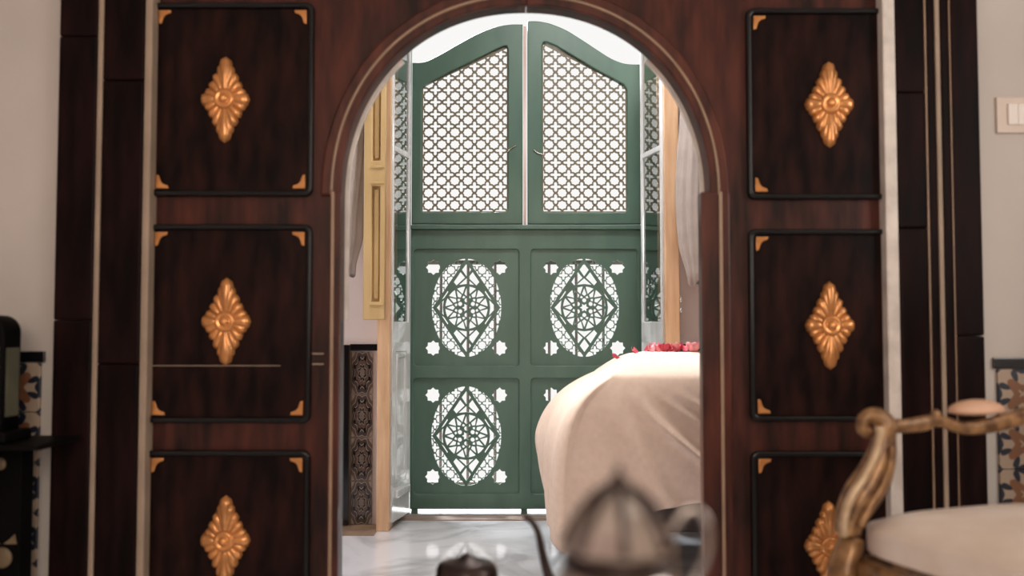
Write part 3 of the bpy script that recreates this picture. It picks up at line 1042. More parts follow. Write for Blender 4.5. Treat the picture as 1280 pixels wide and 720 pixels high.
# ------------------------------------------------------------------ curtains gathered either side
def curtain(name, cx, cy, zlow, prof, label, seed, folds):
    rnd = random.Random(seed)
    ph = [rnd.random() * 6.28 for _ in range(6)]
    bm = bmesh.new()
    nz, na = 40, 64
    rings = []
    for i in range(nz + 1):
        t = i / nz
        z = zlow + (2.75 - zlow) * t
        k = t * (len(prof) - 1); j = min(int(k), len(prof) - 2); f = k - j
        f = f * f * (3 - 2 * f)
        w = prof[j] + (prof[j + 1] - prof[j]) * f
        ring = []
        for a in range(na):
            th = 2 * pi * a / na
            fold = 1 + 0.16 * sin(folds * th + ph[0] + 1.6 * t) + 0.09 * sin((folds * 2 + 1) * th + ph[1] - 2.5 * t) + 0.05 * sin(3 * th + ph[2] + 7 * t)
            swag = 0.014 * sin(9 * t + ph[3])
            ring.append(bm.verts.new((cx + swag + w * fold * cos(th), cy + 0.55 * w * fold * sin(th), z + (0.02 * sin(2 * th + ph[4]) if i == 0 else 0))))
        rings.append(ring)
    for i in range(nz):
        for a in range(na):
            bm.faces.new((rings[i][a], rings[i][(a + 1) % na], rings[i + 1][(a + 1) % na], rings[i + 1][a]))
    bm.faces.new(rings[0][::-1]); bm.faces.new(rings[-1])
    return obj(name, bm, M['curtain'], smooth=True, label=label, cat='curtain')


cl = ax(436, 4.2)
curtain('curtain', cl - 0.02, 4.28, az(340, 4.2), [0.035, 0.068, 0.074, 0.075, 0.068, 0.06, 0.058, 0.06, 0.07, 0.08],
        'grey beige curtain knotted up beside the tan shutter', 3, 5)
cr_ = ax(868, 4.22)
curtain('curtain', cr_ + 0.012, 4.24, az(352, 4.22), [0.035, 0.062, 0.066, 0.066, 0.062, 0.06, 0.06, 0.062, 0.068, 0.075],
        'grey beige curtain knotted up right of the pine frame with the knob', 11, 5)

# ------------------------------------------------------------------ bed with its long cover
BX0, BX1, BY0, BY1, BZ = 0.335, 2.1, 3.52, 4.16, 0.728
CROWN = 0.072
CAPX = 0.26
FOLDS = ((0.05, 0.20, 0.020, 0.020), (0.09, 0.40, 0.018, 0.045), (0.15, 0.62, 0.014, 0.030), (0.22, 0.80, 0.020, 0.045), (0.30, 0.95, 0.016, 0.032), (0.42, 0.9, 0.024, 0.04), (0.70, 0.5, 0.05, 0.016), (0.95, 0.3, 0.06, 0.014))
bed = empty('bed', (1.2, 3.85, 0), 'bed under a pale linen cover that hangs in folds', 'bed')


def bed_cover():
    # cloth draped over a mattress: soft top, crisp ridge falling from the near corner
    def g(s, k=0.22):
        return (1 - math.exp(-s / k)) / (1 - math.exp(-1 / k))

    bm = bmesh.new()
    r = 0.035
    # outline points counter-clockwise seen from above: start right near, go left along near side, round, up left end, round, right along far side
    per = []
    nN, nC, nL = 190, 14, 40
    for i in range(nN):
        x = BX1 + (BX0 + r - BX1) * i / nN
        per.append((x, BY0, 0, -1, 'n', (x - BX0 - r)))
    for i in range(nC):
        t = -pi / 2 - (pi / 2) * i / nC
        per.append((BX0 + r + r * cos(t), BY0 + r + r * sin(t), cos(t), sin(t), 'c', i / nC))
    for i in range(nL):
        y = BY0 + r + (BY1 - BY0 - 2 * r) * i / nL
        per.append((BX0, y, -1, 0, 'l', i / nL))
    for i in range(nC):
        t = pi - (pi / 2) * i / nC
        per.append((BX0 + r + r * cos(t), BY1 - r + r * sin(t), cos(t), sin(t), 'd', i / nC))
    for i in range(nN + 1):
        x = BX0 + r + (BX1 - BX0 - r) * i / nN
        per.append((x, BY1, 0, 1, 'f', x - BX0))
    n = len(per)
    ymid = (BY0 + BY1) / 2
    rows_ = []
    # top surface rows from the spine outwards, then the shoulder, then the skirt
    for s in (0.0, 0.25, 0.45, 0.62, 0.76):
        row = []
        for (x, y, nx, ny, k, u) in per:
            px, py = x, ymid + (y - ymid) * s
            if x < BX0 + CAPX:
                px = x + (BX0 + CAPX - x) * (1 - s)
            row.append((px, py, BZ + CROWN * max(0, 1 - (s / 0.85) ** 3) + 0.003 * sin(9 * px + 4 * py)))
        rows_.append(row)
    RR = 0.075

    def end_angle(k, u):
        if k == 'n': return 85 - 50 * math.exp(-u / 0.14)
        if k in 'fd': return 50
        return 35
    for f in (0.3, 0.65, 1.0):
        row = []
        for (x, y, nx, ny, k, u) in per:
            a = radians(end_angle(k, u) * f)
            row.append((x - nx * RR * (1 - sin(a)) * 0.6, y - ny * RR * (1 - sin(a)) * 0.6, BZ - RR * (1 - cos(a))))
        rows_.append(row)
    ns = 36
    for j in range(1, ns + 1):
        s = j / ns
        row = []
        for (x, y, nx, ny, k, u) in per:
            C_X, C_Y = 0.185, 0.105                     # how far the draped corner swings out
            if k == 'n':
                hem = 0.285 - 0.185 * math.exp(-u / 0.14)
                dx = -C_X * g(s, 0.16) * math.exp(-u / 0.17)
                dy = -(0.04 * s + (C_Y - 0.04) * g(s) * math.exp(-u / 0.13))
                # drape lines falling diagonally from the corner
                for c0, sl, wd, am in FOLDS:
                    dd = u - c0 - sl * s
                    dy -= am * min(1, s * 2.5) * math.exp(-(dd / wd) ** 2)
                dy -= 0.008 * s * sin(26 * u - 9 * s)
            elif k == 'c':
                hem = 0.10 + 0.03 * u
                dx = -(C_X + 0.01 * u) * g(s, 0.16)
                dy = -C_Y * g(s) * (1 - 0.75 * u * u)
            elif k == 'l':
                hem = 0.13 + 0.045 * u
                bul = g(s, 0.2) * (1 - 0.42 * u * max(0, (s - 0.45) / 0.55) ** 1.5)
                dx = -((0.195 + 0.065 * u) * bul + 0.014 * s * sin(16 * u + 3 * s))
                dy = -C_Y * g(s) * 0.25 * math.exp(-u / 0.15)
            elif k == 'd':
                hem = 0.175
                bul = g(s, 0.2) * (1 - 0.42 * max(0, (s - 0.45) / 0.55) ** 1.5)
                dx = -0.26 * bul * (1 - 0.75 * u) * (1 - u)
                dy = 0.02 * s * u
            else:
                hem = 0.2
                dx, dy = 0, 0.02 * s
            a = radians(end_angle(k, u))
            zt = BZ - RR * (1 - cos(a))
            ins = RR * (1 - sin(a)) * 0.6 * (1 - s) ** 3
            row.append((x + dx - nx * ins, y + dy - ny * ins, zt + (hem - zt) * s))
        rows_.append(row)
    V = [[bm.verts.new(p) for p in row] for row in rows_]
    for i in range(len(V) - 1):
        for k in range(n - 1):
            bm.faces.new((V[i][k], V[i][k + 1], V[i + 1][k + 1], V[i + 1][k]))
    bmesh.ops.remove_doubles(bm, verts=bm.verts, dist=0.0004)
    bmesh.ops.recalc_face_normals(bm, faces=bm.faces)
    return bm


cov = obj('cover', bed_cover(), M['linen'], bed, smooth=True, label='pale linen cover hanging to the floor at its corner')
sm = cov.modifiers.new('thickness', 'SOLIDIFY'); sm.thickness = 0.006; sm.offset = -1
obj('bed_base', box(BX0 + 0.10, BX1 - 0.02, BY0 + 0.06, BY1 - 0.05, 0.14, 0.42, 0.01), M['bed_dark'], bed, label='dark wooden bed base')
obj('mattress', box(BX0 + 0.06, BX1 - 0.02, BY0 + 0.05, BY1 - 0.05, 0.425, BZ - 0.07, 0.03), M['linen'], bed)
for x in (BX0 + 0.16, BX1 - 0.1):
    for y in (BY0 + 0.1, BY1 - 0.1):
        obj('leg', box(x - 0.03, x + 0.03, y - 0.03, y + 0.03, 0, 0.139), M['bed_dark'], bed)

# ------------------------------------------------------------------ rose petals and blooms on the bed
def petal_mesh(mat, seed):
    rnd = random.Random(seed)
    bm = bmesh.new()
    n, m = 6, 5
    V = []
    for i in range(n + 1):
        t = i / n
        w = 0.016 * sin(pi * (0.12 + 0.80 * t)) ** 0.7
        row = []
        for j in range(m + 1):
            s = j / m * 2 - 1
            row.append(bm.verts.new((w * s, 0.034 * (t - 0.5), 0.004 + 0.010 * (s * s) * (0.5 + t) + 0.012 * t * t + 0.0025 * sin(5 * s + seed))))
        V.append(row)
    for i in range(n):
        for j in range(m):
            bm.faces.new((V[i][j], V[i][j + 1], V[i + 1][j + 1], V[i + 1][j]))
    ex = bmesh.ops.extrude_face_region(bm, geom=list(bm.faces))
    for v in [g for g in ex['geom'] if isinstance(g, bmesh.types.BMVert)]: v.co.z += 0.0012
    bmesh.ops.recalc_face_normals(bm, faces=bm.faces)
    me = bpy.data.meshes.new('rose_petal'); bm.to_mesh(me); bm.free()
    for p in me.polygons: p.use_smooth = True
    me.materials.append(mat)
    return me


PR = [petal_mesh(M['petal_red'], k) for k in range(3)]
PP = [petal_mesh(M['petal_pink'], k) for k in range(2)]


def top_z(x, y):
    ymid = (BY0 + BY1) / 2
    s = min(1, max(abs(y - ymid) / (BY1 - ymid), (BX0 + CAPX - x) / CAPX))
    return BZ + CROWN * max(0, 1 - (s / 0.85) ** 3)


def petal(px, Y, me, label, group=None, rz=0.0, tilt=(0, 0), lift=0.0, s=1.0):
    x = ax(px, Y)
    o = bpy.data.objects.new('rose_petal', me)
    COL.objects.link(o)
    o.location = (x, Y, top_z(x, Y) + lift)
    o.rotation_euler = (tilt[0], tilt[1], rz)
    o.scale = (s, s, s)
    return tag(o, label, 'petal', group)


petal(770, 3.92, PR[0], 'single red rose petal lying farthest left on the bed cover', None, 1.6, (0.0, 0.1), 0.0, 0.85)
petal(793, 3.86, PR[1], 'lone crimson petal curled up between the leftmost petal and the heap', None, 0.5, (0.1, 0.0), 0.0, 0.85)
lab = 'crimson rose petal in the loose heap on the white bed cover'
grp = 'crimson petals strewn on the bed'
rnd = random.Random(5)
for i in range(18):
    px = 808 + 62 * (i + 0.5) / 18 + rnd.uniform(-2, 2)
    petal(px, rnd.uniform(3.80, 3.98), PR[i % 3], lab, grp, rnd.uniform(0, 6.28), (rnd.uniform(-0.3, 0.4), rnd.uniform(-0.4, 0.4)), rnd.uniform(0, 0.005), rnd.uniform(0.8, 1.15))
for i, px in enumerate((813, 820, 846)):
    petal(px, 3.79 + 0.01 * i, PP[i % 2], ('pale pink petal at the left end of the petal heap', 'pale pink petal just left of the red rose', 'pale pink petal between the two roses on the bed')[i], None, i * 1.3, (0.3, 0.2), 0.003, 1.0)


def rose(px, Y, s, mat, label):
    x = ax(px, Y)
    z = top_z(x, Y)
    root = empty('rose', (x, Y, z), label, 'flower')
    for ring, (cnt, rad, tip) in enumerate(((5, 0.020, 0.35), (4, 0.013, 0.18), (3, 0.007, 0.05))):
        for k in range(cnt):
            a = 2 * pi * k / cnt + ring * 0.6
            bm = bmesh.new()
            V = []
            for i in range(5):
                t = i / 4
                row = []
                for j in range(5):
                    u = (j / 4 - 0.5) * 1.7 * sin(pi * (0.2 + 0.6 * t))
                    rr = rad * (0.55 + 0.6 * sin(t * 1.9)) + tip * 0.012 * t * t
                    row.append(bm.verts.new((x + s * rr * cos(a + u), Y + s * rr * sin(a + u), z + s * (0.002 + 0.034 * t * (1 - 0.12 * ring) - 0.006 * abs(j - 2) / 2 * t))))
                V.append(row)
            for i in range(4):
                for j in range(4):
                    bm.faces.new((V[i][j], V[i][j + 1], V[i + 1][j + 1], V[i + 1][j]))
            ex = bmesh.ops.extrude_face_region(bm, geom=list(bm.faces))
            for v in [g for g in ex['geom'] if isinstance(g, bmesh.types.BMVert)]:
                v.co += Vector((x - v.co.x, Y - v.co.y, 0)) * 0.06
            bmesh.ops.recalc_face_normals(bm, faces=bm.faces)
            obj('petal', bm, mat, root, smooth=True)


rose(831, 3.82, 1.0, M['petal_red'], 'red rose head in the middle of the petal heap on the bed')
rose(867, 3.80, 1.15, M['petal_pink'], 'pale pink rose head nearest the right jamb on the bed')

# ------------------------------------------------------------------ balcony outside
obj('balcony', box(-1.5, 1.7, YG + 0.07, 5.75, -0.12, -0.005), M['balcony'], kind='structure', label='pale balcony floor beyond the green screen', cat='balcony')
rail = empty('balcony_railing', (0.07, 5.5, -0.005), 'thin iron balcony railing seen through the pierced screen', 'railing')
YB = 5.5
obj('handrail', box(-1.45, 1.65, YB - 0.02, YB + 0.02, az(328, YB) - 0.012, az(328, YB) + 0.012, 0.004), M['iron'], rail)
obj('bottom_rail', box(-1.45, 1.65, YB - 0.012, YB + 0.012, 0.01, 0.03, 0.003), M['iron'], rail)
bmb = lathe([(0.008, 0.0), (0.008, 1.16)], seg=8)
bme = bpy.data.meshes.new('baluster'); bmb.to_mesh(bme); bmb.free(); bme.materials.append(M['iron'])
zr = az(328, YB) - 0.012
for k in range(-11, 12):
    x = ax(585, YB) + k * 0.155
    if -1.43 < x < 1.63:
        o = piece('baluster', bme, rail, (x, YB, -0.005))
        o.scale = (1, 1, (zr + 0.005) / 1.16)

# ------------------------------------------------------------------ gilded armchair on the right
P0 = Vector((ax(1063, 2.08), 2.08, 0))
fd = Vector((0.36, -0.933, 0)).normalized()     # along the seat front, towards the other front corner
bd = Vector((0.933, 0.36, 0)).normalized()      # from front to back
ch = empty('gilt_armchair', P0 + fd * 0.27 + bd * 0.27, 'carved gilt wooden armchair with a cream seat, in front of the right door half', 'armchair')
YA = 2.06


def ap(px, py):
    return tuple(at(px, py, YA))


def post_path(shift):
    base = [(1060, 668), (1063, 647), (1075, 623), (1091, 598), (1101, 572), (1105, 548), (1106, 531), (1097, 521), (1087, 520), (1079, 526), (1078, 536), (1084, 541), (1089, 537)]
    wid = [14, 18, 22, 21.5, 18, 14, 13, 10.5, 9, 8, 7, 6, 5]
    pts = [Vector(ap(*p)) + shift for p in base]
    q = spline_pts([tuple(p) + (w,) for p, w in zip(pts, wid)], 6)
    return [p[:3] for p in q], [p[3] * YA / F_PX for p in q]


def arm_path(shift):
    # arm runs back along bd from the scroll
    start = Vector(ap(1104, 531))
    pts, rad = [], []
    for d, dz, w in ((0.0, 0.0, 9), (0.05, -0.004, 8.5), (0.11, 0.000, 9.5), (0.15, 0.004, 7.5), (0.22, -0.014, 8.0), (0.30, -0.010, 10.0), (0.42, 0.012, 11.5), (0.50, 0.040, 12), (0.58, 0.060, 11)):
        p = start + bd * d + Vector((0, 0, dz))
        pts.append(tuple(p + shift) + (w * YA / F_PX,))
    q = spline_pts(pts, 6)
    return [p[:3] for p in q], [p[3] for p in q]


WSEAT = 0.56
for sh_ in (Vector((0, 0, 0)), fd * WSEAT):
    p, r_ = post_path(sh_)
    post = obj('arm_post', tube(p, r_, 16, lobes=4, lobe_amp=0.10, flat=0.8), M['gilt_old'], ch, smooth=True)
    edge = [Vector(ap(*e)) + sh_ + Vector((0, -0.022, 0)) for e in ((1050, 668), (1050, 648), (1058, 622), (1074, 596), (1088, 570), (1095, 546), (1094, 532))]
    obj('carved_edge', tube(spline_pts([tuple(e) for e in edge], 6), 0.010, 10), M['gilt_pale'], post, smooth=True, label='pale carved edge of the arm post')  # paler tube along the left edge of the post
    vein = [Vector(ap(*e)) + sh_ + Vector((0.0, -0.030, 0)) for e in ((1068, 655), (1080, 632), (1096, 605), (1106, 578), (1108, 556))]
    obj('carved_vein', tube(spline_pts([tuple(e) for e in vein], 6), [0.009] * 10 + [0.007] * 10 + [0.005] * 5, 10), M['gilt_old'], post, smooth=True)
    p, r_ = arm_path(sh_)
    arm = obj('arm', tube(p, r_, 14, lobes=3, lobe_amp=0.12), M['gilt_old'], ch, smooth=True)
    # pad on the arm
    a0 = Vector(p[0]) + bd * 0.185; a1 = Vector(p[0]) + bd * 0.34
    bm = bmesh.new()
    bmesh.ops.create_uvsphere(bm, u_segments=20, v_segments=12, radius=1)
    ln = (a1 - a0).length / 2
    for v in bm.verts:
        x, y, z = v.co
        zz = z * (0.026 if z > 0 else 0.010)
        w_ = Vector((a0 + a1) / 2) + bd * (x * ln) + fd * (y * 0.036) + Vector((0, 0, 0.022 + zz))
        v.co = w_
    obj('arm_pad', bm, M['arm_pad'], arm, smooth=True, label='small upholstered pad on the arm')
    c0 = Vector(p[0]) + bd * 0.145 + Vector((0, 0, 0.018))
    bm = bmesh.new(); bmesh.ops.create_uvsphere(bm, u_segments=10, v_segments=8, radius=0.011)
    bm.transform(Matrix.Translation(c0)) if hasattr(bm, 'transform') else None
    obj('carved_bud', bm, M['gilt_old'], arm, smooth=True)

# knuckles and legs
ZR = az(695, 2.06)
for k, (u, v) in enumerate(((0, 0), (WSEAT, 0), (0, 0.55), (WSEAT, 0.55))):
    c = P0 + fd * u + bd * v
    front = v == 0
    out = (-bd if front else bd) * 0.03
    pts = [c + Vector((0, 0, ZR + 0.035)), c + out * 0.5 + Vector((0, 0, ZR)), c + out + Vector((0, 0, ZR - 0.07)), c + out * 0.4 + Vector((0, 0, 0.17)), c - out * 0.1 + Vector((0, 0, 0.07)), c + out * 0.7 + Vector((0, 0, 0.012))]
    q = spline_pts([tuple(p) + (w,) for p, w in zip(pts, (0.024, 0.030, 0.032, 0.021, 0.016, 0.021))], 6)
    obj('leg', tube([p[:3] for p in q], [min(p[3], p[2] - 0.0005) if i > 25 else p[3] for i, p in enumerate(q)], 14, lobes=4, lobe_amp=0.08), M['gilt_old'], ch, smooth=True)


def slab(c0, wu, wv, z0, z1, bev, dome=0.0, sag=0.0, seg=4):
    """rounded slab in the chair's own axes from corner c0"""
    bm = bmesh.new()
    nu, nv = 22, 22
    pr = [(0.0, 0.5), (0.06, 0.25), (0.12, 0.08), (0.2, 0.0)]
    add = []
    bmesh.ops.create_cube(bm, size=1.0)
    bmesh.ops.subdivide_edges(bm, edges=list(bm.edges), cuts=9, use_grid_fill=True)
    for v in bm.verts:
        x, y, z = v.co * 2
        # superellipsoid rounding
        e = 5.0
        k = (abs(x) ** e + abs(y) ** e + 1e-9) ** (1 / e)
        m_ = max(abs(x), abs(y), 1e-9)
        x2, y2 = x * m_ / k, y * m_ / k
        ed = max(abs(x2), abs(y2))
        zz = z * (1 - 0.42 * max(0, (m_ - 0.78) / 0.22) ** 2.2)
        zc = (z0 + z1) / 2 + zz * (z1 - z0) / 2 + (dome * (1 - m_ ** 2) if z > 0 else 0)
        v.co = c0 + fd * ((x2 + 1) / 2 * wu) + bd * ((y2 + 1) / 2 * wv) + Vector((0, 0, zc))
    bmesh.ops.recalc_face_normals(bm, faces=bm.faces)
    return bm


zs1 = az(655, 2.06)
cu_ = obj('seat_cushion', slab(P0 + fd * -0.035 + bd * -0.006, WSEAT + 0.06, 0.56, ZR - 0.012, zs1 + 0.014, 0.03, dome=0.014), M['cushion'], ch, smooth=True,
          label='plump cream upholstered seat')
# carved seat rails
for a, b in (((0, 0), (WSEAT, 0)), ((0, 0), (0, 0.55)), ((WSEAT, 0), (WSEAT, 0.55)), ((0, 0.55), (WSEAT, 0.55))):
    A_ = P0 + fd * a[0] + bd * a[1]; B_ = P0 + fd * b[0] + bd * b[1]
    pts = []
    for i in range(13):
        t = i / 12
        pts.append(tuple(A_ + (B_ - A_) * t + Vector((0, 0, ZR - 0.032 - 0.012 * sin(pi * t) ** 2))))
    obj('seat_rail', tube(pts, 0.028, 12, flat=0.75, lobes=6, lobe_amp=0.05), M['gilt_old'], ch, smooth=True)
# backrest
bb = P0 + bd * 0.60
tilt = bd * 0.12
for u in (0.0, WSEAT):
    c = bb + fd * u
    pts = [c + Vector((0, 0, ZR - 0.03)), c + Vector((0, 0, ZR + 0.18)) + tilt * 0.15, c + Vector((0, 0, 0.78)) + tilt * 0.6, c + Vector((0, 0, 0.98)) + tilt + fd * (0.03 if u == 0 else -0.03)]
    obj('back_post', tube(spline_pts([tuple(p) for p in pts], 6), 0.022, 12, lobes=4, lobe_amp=0.1), M['gilt_old'], ch, smooth=True)
pts = []
for i in range(13):
    t = i / 12
    pts.append(tuple(bb + fd * (0.03 + (WSEAT - 0.06) * t) + tilt * (1 + 0.15 * sin(pi * t)) + Vector((0, 0, 0.98 + 0.07 * sin(pi * t)))))
obj('crest_rail', tube(pts, 0.024, 12, lobes=4, lobe_amp=0.1), M['gilt_old'], ch, smooth=True)
bm = bmesh.new()
V = []
for i in range(7):
    row = []
    for j in range(9):
        t, s = i / 6, j / 8
        ed = max(abs(t * 2 - 1), abs(s * 2 - 1))
        c = bb + fd * (0.02 + (WSEAT - 0.04) * s) + tilt * (0.2 + 0.8 * t) - bd * (0.03 * (1 - ed ** 3)) + Vector((0, 0, ZR + 0.12 + (0.96 - ZR - 0.12) * t))
        row.append(bm.verts.new(c))
    V.append(row)
for i in range(6):
    for j in range(8):
        bm.faces.new((V[i][j], V[i][j + 1], V[i + 1][j + 1], V[i + 1][j]))
bk = obj('back_cushion', bm, M['cushion'], ch, smooth=True)
sm = bk.modifiers.new('thickness', 'SOLIDIFY'); sm.thickness = 0.03; sm.offset = 0

# ------------------------------------------------------------------ light switch
YS = YC + 0.03
sw = empty('light_switch', (ax(1268, YS), YS, az(145, YS)), 'cream double light switch on the wall right of the doorway', 'switch')
x0, x1, z0, z1 = ax(1244, YS, 145), ax(1292, YS, 145), az(167, YS, 1268), az(122, YS, 1268)
obj('switch_plate', box(x0, x1, YS - 0.010, YS, z0, z1, 0.003), M['switch'], sw)
kx0, kx1, kz0, kz1 = ax(1257, YS, 145), ax(1282, YS, 145), az(157, YS, 1268), az(131, YS, 1268)
obj('rocker', box(kx0, (kx0 + kx1) / 2 - 0.0005, YS - 0.0165, YS - 0.008, kz0, kz1, 0.002), M['switch_key'], sw)
obj('rocker', box((kx0 + kx1) / 2 + 0.0005, kx1, YS - 0.015, YS - 0.008, kz0, kz1, 0.002), M['switch_key'], sw)

# ------------------------------------------------------------------ inlaid console table and lantern, far left
YT0, YT1 = 2.42, 2.66
tz = az(557, YT0)
tx1 = ax(69, 2.5)
bxr = ax(46, 2.65)
YBF = 2.585                                   # front of the cabinet body, well under the tabletop
ct = empty('console_table', (-1.6, 2.54, 0), 'black inlaid console table against the tiles, far left', 'table')
obj('tabletop', box(-2.05, tx1, YT0, YT1, tz - 0.014, tz, 0.004), M['ebony'], ct)
obj('body', box(-2.0, bxr, YBF, YT1 - 0.01, 0.10, tz - 0.0145, 0.003), M['ebony'], ct)
for x in (-1.97, bxr - 0.05):
    obj('leg', box(x - 0.022, x + 0.022, YT0 + 0.02, YT0 + 0.064, 0, tz - 0.0145, 0.003), M['ebony'], ct)
    obj('foot', box(x - 0.022, x + 0.022, YBF + 0.01, YBF + 0.05, 0, 0.0995, 0.003), M['ebony'], ct)
Ry = Matrix.Rotation(pi / 2, 4, 'X')
for j, (py, rr) in enumerate(((580, 0.017), (697, 0.028))):
    for i in range(4):
        c = (ax(9 if j else 4, YBF) - 0.2 * i, YBF + 0.0005, az(py, YBF))
        obj('inlay_medallion', lathe([(rr, 0), (rr, 0.003), (rr * 0.9, 0.005), (0.001, 0.006)], c=c, seg=20, M=Ry), M['ivory'], ct, smooth=True, label='round ivory inlay')
        if j:
            for s in (-1, 1):
                b_ = [(c[0] + s * 0.004, c[2] + 0.036), (c[0] + s * 0.040, c[2] + 0.036), (c[0] + s * 0.034, c[2] + 0.062), (c[0] + s * 0.020, c[2] + 0.048)]
                obj('inlay_leaf', plate(b_ if s > 0 else b_[::-1], [], c[1] - 0.003, c[1]), M['ivory'], ct, label='small ivory leaf inlay')

YL = 2.52
lx1 = ax(16.5, YL); lw = 0.24; lx0 = lx1 - lw
lz0, lz1 = tz, az(394, YL)
ln_ = empty('table_lantern', ((lx0 + lx1) / 2, YL, lz0), 'dark round-shouldered lantern with olive glass on the console table', 'lantern')


def arch_poly(x0, x1, z0, z1, r):
    return [(x0, z0), (x1, z0)] + [(x1 - r + r * cos(t), z1 - r + r * sin(t)) for t in [pi / 2 * k / 8 for k in range(9)]] + \
           [(x0 + r - r * sin(t), z1 - r + r * cos(t)) for t in [pi / 2 * k / 8 for k in range(9)]]


obj('case', plate(clean(arch_poly(lx0, lx1, lz0 + 0.03, lz1, 0.045)), [[(lx0 + 0.02, lz0 + 0.06), (lx1 - 0.014, lz0 + 0.06), (lx1 - 0.014, lz1 - 0.08), (lx0 + 0.02, lz1 - 0.08)]], YL - 0.045, YL + 0.045, 0.006, 2), M['ebony'], ln_)
obj('side_panel', box(lx1 - 0.001, lx1 + 0.002, YL - 0.032, YL + 0.032, lz0 + 0.065, lz1 - 0.085), M['olive'], ln_, label='olive glass panel on the side')
obj('glass_panel', box(lx0 + 0.015, lx1 - 0.01, YL - 0.038, YL - 0.032, lz0 + 0.055, lz1 - 0.075), M['olive'], ln_, label='olive glass panel')
obj('base', box(lx0 - 0.015, lx1 + 0.022, YL - 0.07, YL + 0.07, lz0, lz0 + 0.0295, 0.010, 3), M['ebony'], ln_)

# ------------------------------------------------------------------ foreground tea table, blurred
tt = empty('tea_table', (0.09, 0.78, 0), 'round dark tea table under the silver teapot, just below the view', 'table')
obj('tabletop', lathe([(0.23, 0.474), (0.24, 0.485), (0.24, 0.494), (0.23, 0.5)], c=(0.09, 0.78, 0), seg=48), M['wood_black'], tt, smooth=False)
for k in range(4):
    a = pi / 4 + k * pi / 2
    x, y = 0.09 + 0.16 * cos(a), 0.78 + 0.16 * sin(a)
    obj('leg', lathe([(0.020, 0), (0.022, 0.03), (0.016, 0.1), (0.024, 0.3), (0.018, 0.4), (0.026, 0.4735)], c=(x, y, 0), seg=12), M['wood_black'], tt, smooth=True)

# silver teapot: pointed lid, spout towards the left, loop handle at the right
YP = 0.78
pc_ = Vector((ax(772, YP), YP, 0.5))
tip = az(578, YP)
tp = empty('silver_teapot', pc_, 'blurred silver teapot with a tall pointed lid in the foreground', 'teapot')
sz = tip - 0.5
zb = az(708, YP) - 0.5
obj('body', lathe([(0.038, 0), (0.044, 0.004), (0.036, 0.016), (0.052, 0.034), (0.066, 0.052), (0.064, 0.066), (0.052, zb - 0.012), (0.044, zb - 0.004), (0.042, zb)], c=pc_, seg=40, lobes=10, amp=0.025), M['silver'], tp, smooth=True)
obj('collar', lathe([(0.040, zb + 0.0004), (0.046, zb + 0.001), (0.046, zb + 0.008), (0.041, zb + 0.010)], c=pc_, seg=40), M['dark_metal'], tp, smooth=True, label='blackened collar under the lid')
zl = zb + 0.0105
hh = sz - zl
lid = obj('lid', lathe([(0.043, zl), (0.046, zl + hh * 0.05), (0.0445, zl + hh * 0.09), (0.038, zl + hh * 0.30), (0.030, zl + hh * 0.48), (0.021, zl + hh * 0.62), (0.012, zl + hh * 0.71), (0.008, zl + hh * 0.735)], c=pc_, seg=8), M['silver'], tp, label='eight-sided conical silver lid')
for k in range(8):
    a = 2 * pi * k / 8
    q = [(pc_.x + r * cos(a), pc_.y + r * sin(a), pc_.z + zl + hh * h) for r, h in ((0.0445, 0.09), (0.038, 0.30), (0.030, 0.48), (0.021, 0.62), (0.012, 0.71))]
    obj('lid_rib', tube(q, 0.0034, 8), M['dark_metal'], lid, smooth=True, label='blackened rib of the lid')
obj('finial', lathe([(0.009, zl + hh * 0.725), (0.011, zl + hh * 0.76), (0.006, zl + hh * 0.83), (0.0035, zl + hh * 0.88), (0.0008, zl + hh)], c=pc_, seg=16), M['dark_metal'], lid, smooth=True, label='dark pointed finial')
hp = [at(826, 765, YP), at(855, 740, YP), at(878, 705, YP), at(886, 672, YP), at(879, 645, YP), at(861, 636, YP), at(840, 660, YP), at(822, 700, YP), at(810, 722, YP)]
obj('handle', tube(spline_pts([tuple(p) for p in hp], 6), 0.0032, 10), M['silver'], tp, smooth=True, label='looped handle')

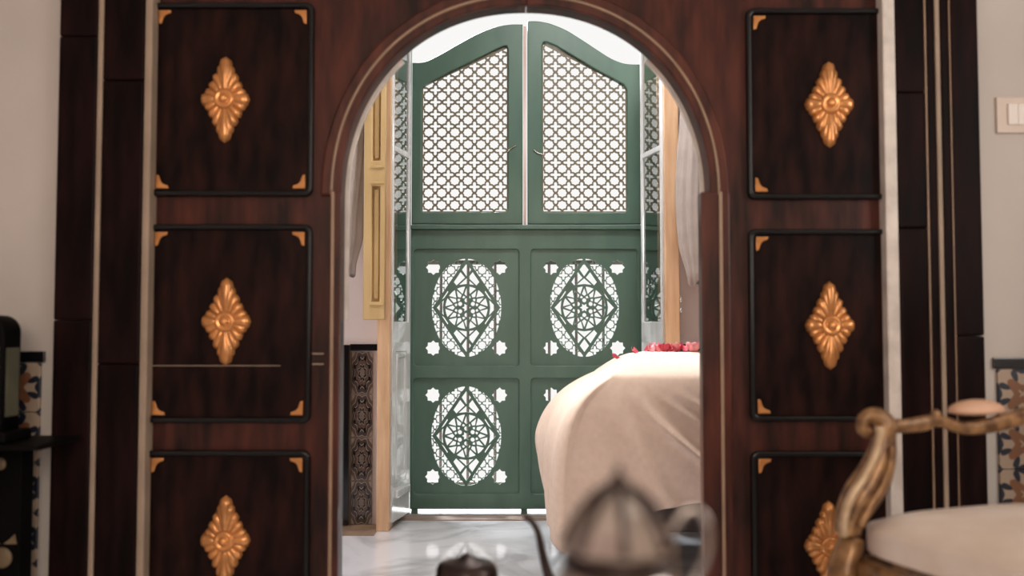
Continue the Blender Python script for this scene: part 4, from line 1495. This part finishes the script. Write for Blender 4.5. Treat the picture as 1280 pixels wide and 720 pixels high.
# second, lower tea table further back with a dark lidded pot and a swan-necked ewer
YQ = 1.9
pm = YQ / F_PX
TQ = 0.22
lt = empty('low_table', (0.03, YQ, 0), 'low round dark table under the lidded pot and the ewer, just below the view', 'table')
obj('tabletop', lathe([(0.29, TQ - 0.026), (0.31, TQ - 0.015), (0.31, TQ - 0.006), (0.30, TQ)], c=(0.03, YQ, 0), seg=48), M['wood_black'], lt)
for k in range(4):
    a = pi / 4 + k * pi / 2
    obj('leg', lathe([(0.020, 0), (0.022, 0.03), (0.016, 0.08), (0.024, 0.15), (0.018, TQ - 0.0265)], c=(0.03 + 0.2 * cos(a), YQ + 0.2 * sin(a), 0), seg=12), M['wood_black'], lt, smooth=True)
qc = Vector((ax(584, YQ), YQ, TQ))
sg = empty('lidded_pot', qc, 'dark metal pot with a pointed ogee lid on the low table, left in the foreground', 'pot')
zt_ = az(690, YQ) - TQ
zs_ = az(704, YQ) - TQ
rw_ = 38 * pm
obj('body', lathe([(rw_ * 0.6, 0), (rw_ * 0.65, 0.006), (rw_ * 0.55, 0.014), (rw_ * 1.0, 0.06), (rw_ * 1.05, 0.09), (rw_ * 0.92, zs_ - 0.04)], c=qc, seg=32), M['dark_metal'], sg, smooth=True)
obj('lid', lathe([(rw_ * 0.98, zs_ - 0.0395), (rw_ * 1.02, zs_ - 0.03), (rw_ * 1.0, zs_ - 0.012), (rw_ * 0.90, zs_), (rw_ * 0.62, zs_ + 0.0045), (rw_ * 0.34, zs_ + 0.009), (rw_ * 0.12, zt_ - 0.004), (0.0006, zt_)], c=qc, seg=32, lobes=8, amp=0.012), M['dark_metal'], sg, smooth=True)
ec = Vector((ax(742, YQ), YQ, TQ))
ew = empty('ewer', ec, 'dark metal ewer with a thin swan-neck spout, mostly hidden by the silver teapot', 'ewer')
ze = az(728, YQ) - TQ
obj('body', lathe([(0.04, 0), (0.045, 0.006), (0.035, 0.016), (0.062, 0.05), (0.066, 0.08), (0.05, 0.12), (0.028, ze - 0.012), (0.030, ze)], c=ec, seg=32), M['dark_metal'], ew, smooth=True)
spt = [at(655, 646, YQ), at(664, 651, YQ), at(672, 664, YQ), at(677, 686, YQ), at(683, 712, YQ), at(694, 742, YQ), at(709, 768, YQ)]
q = spline_pts([tuple(p) + (w,) for p, w in zip(spt, (0.0055, 0.0060, 0.0066, 0.0075, 0.009, 0.012, 0.017))], 6)
obj('spout', tube([p[:3] for p in q], [p[3] for p in q], 12), M['dark_metal'], ew, smooth=True)
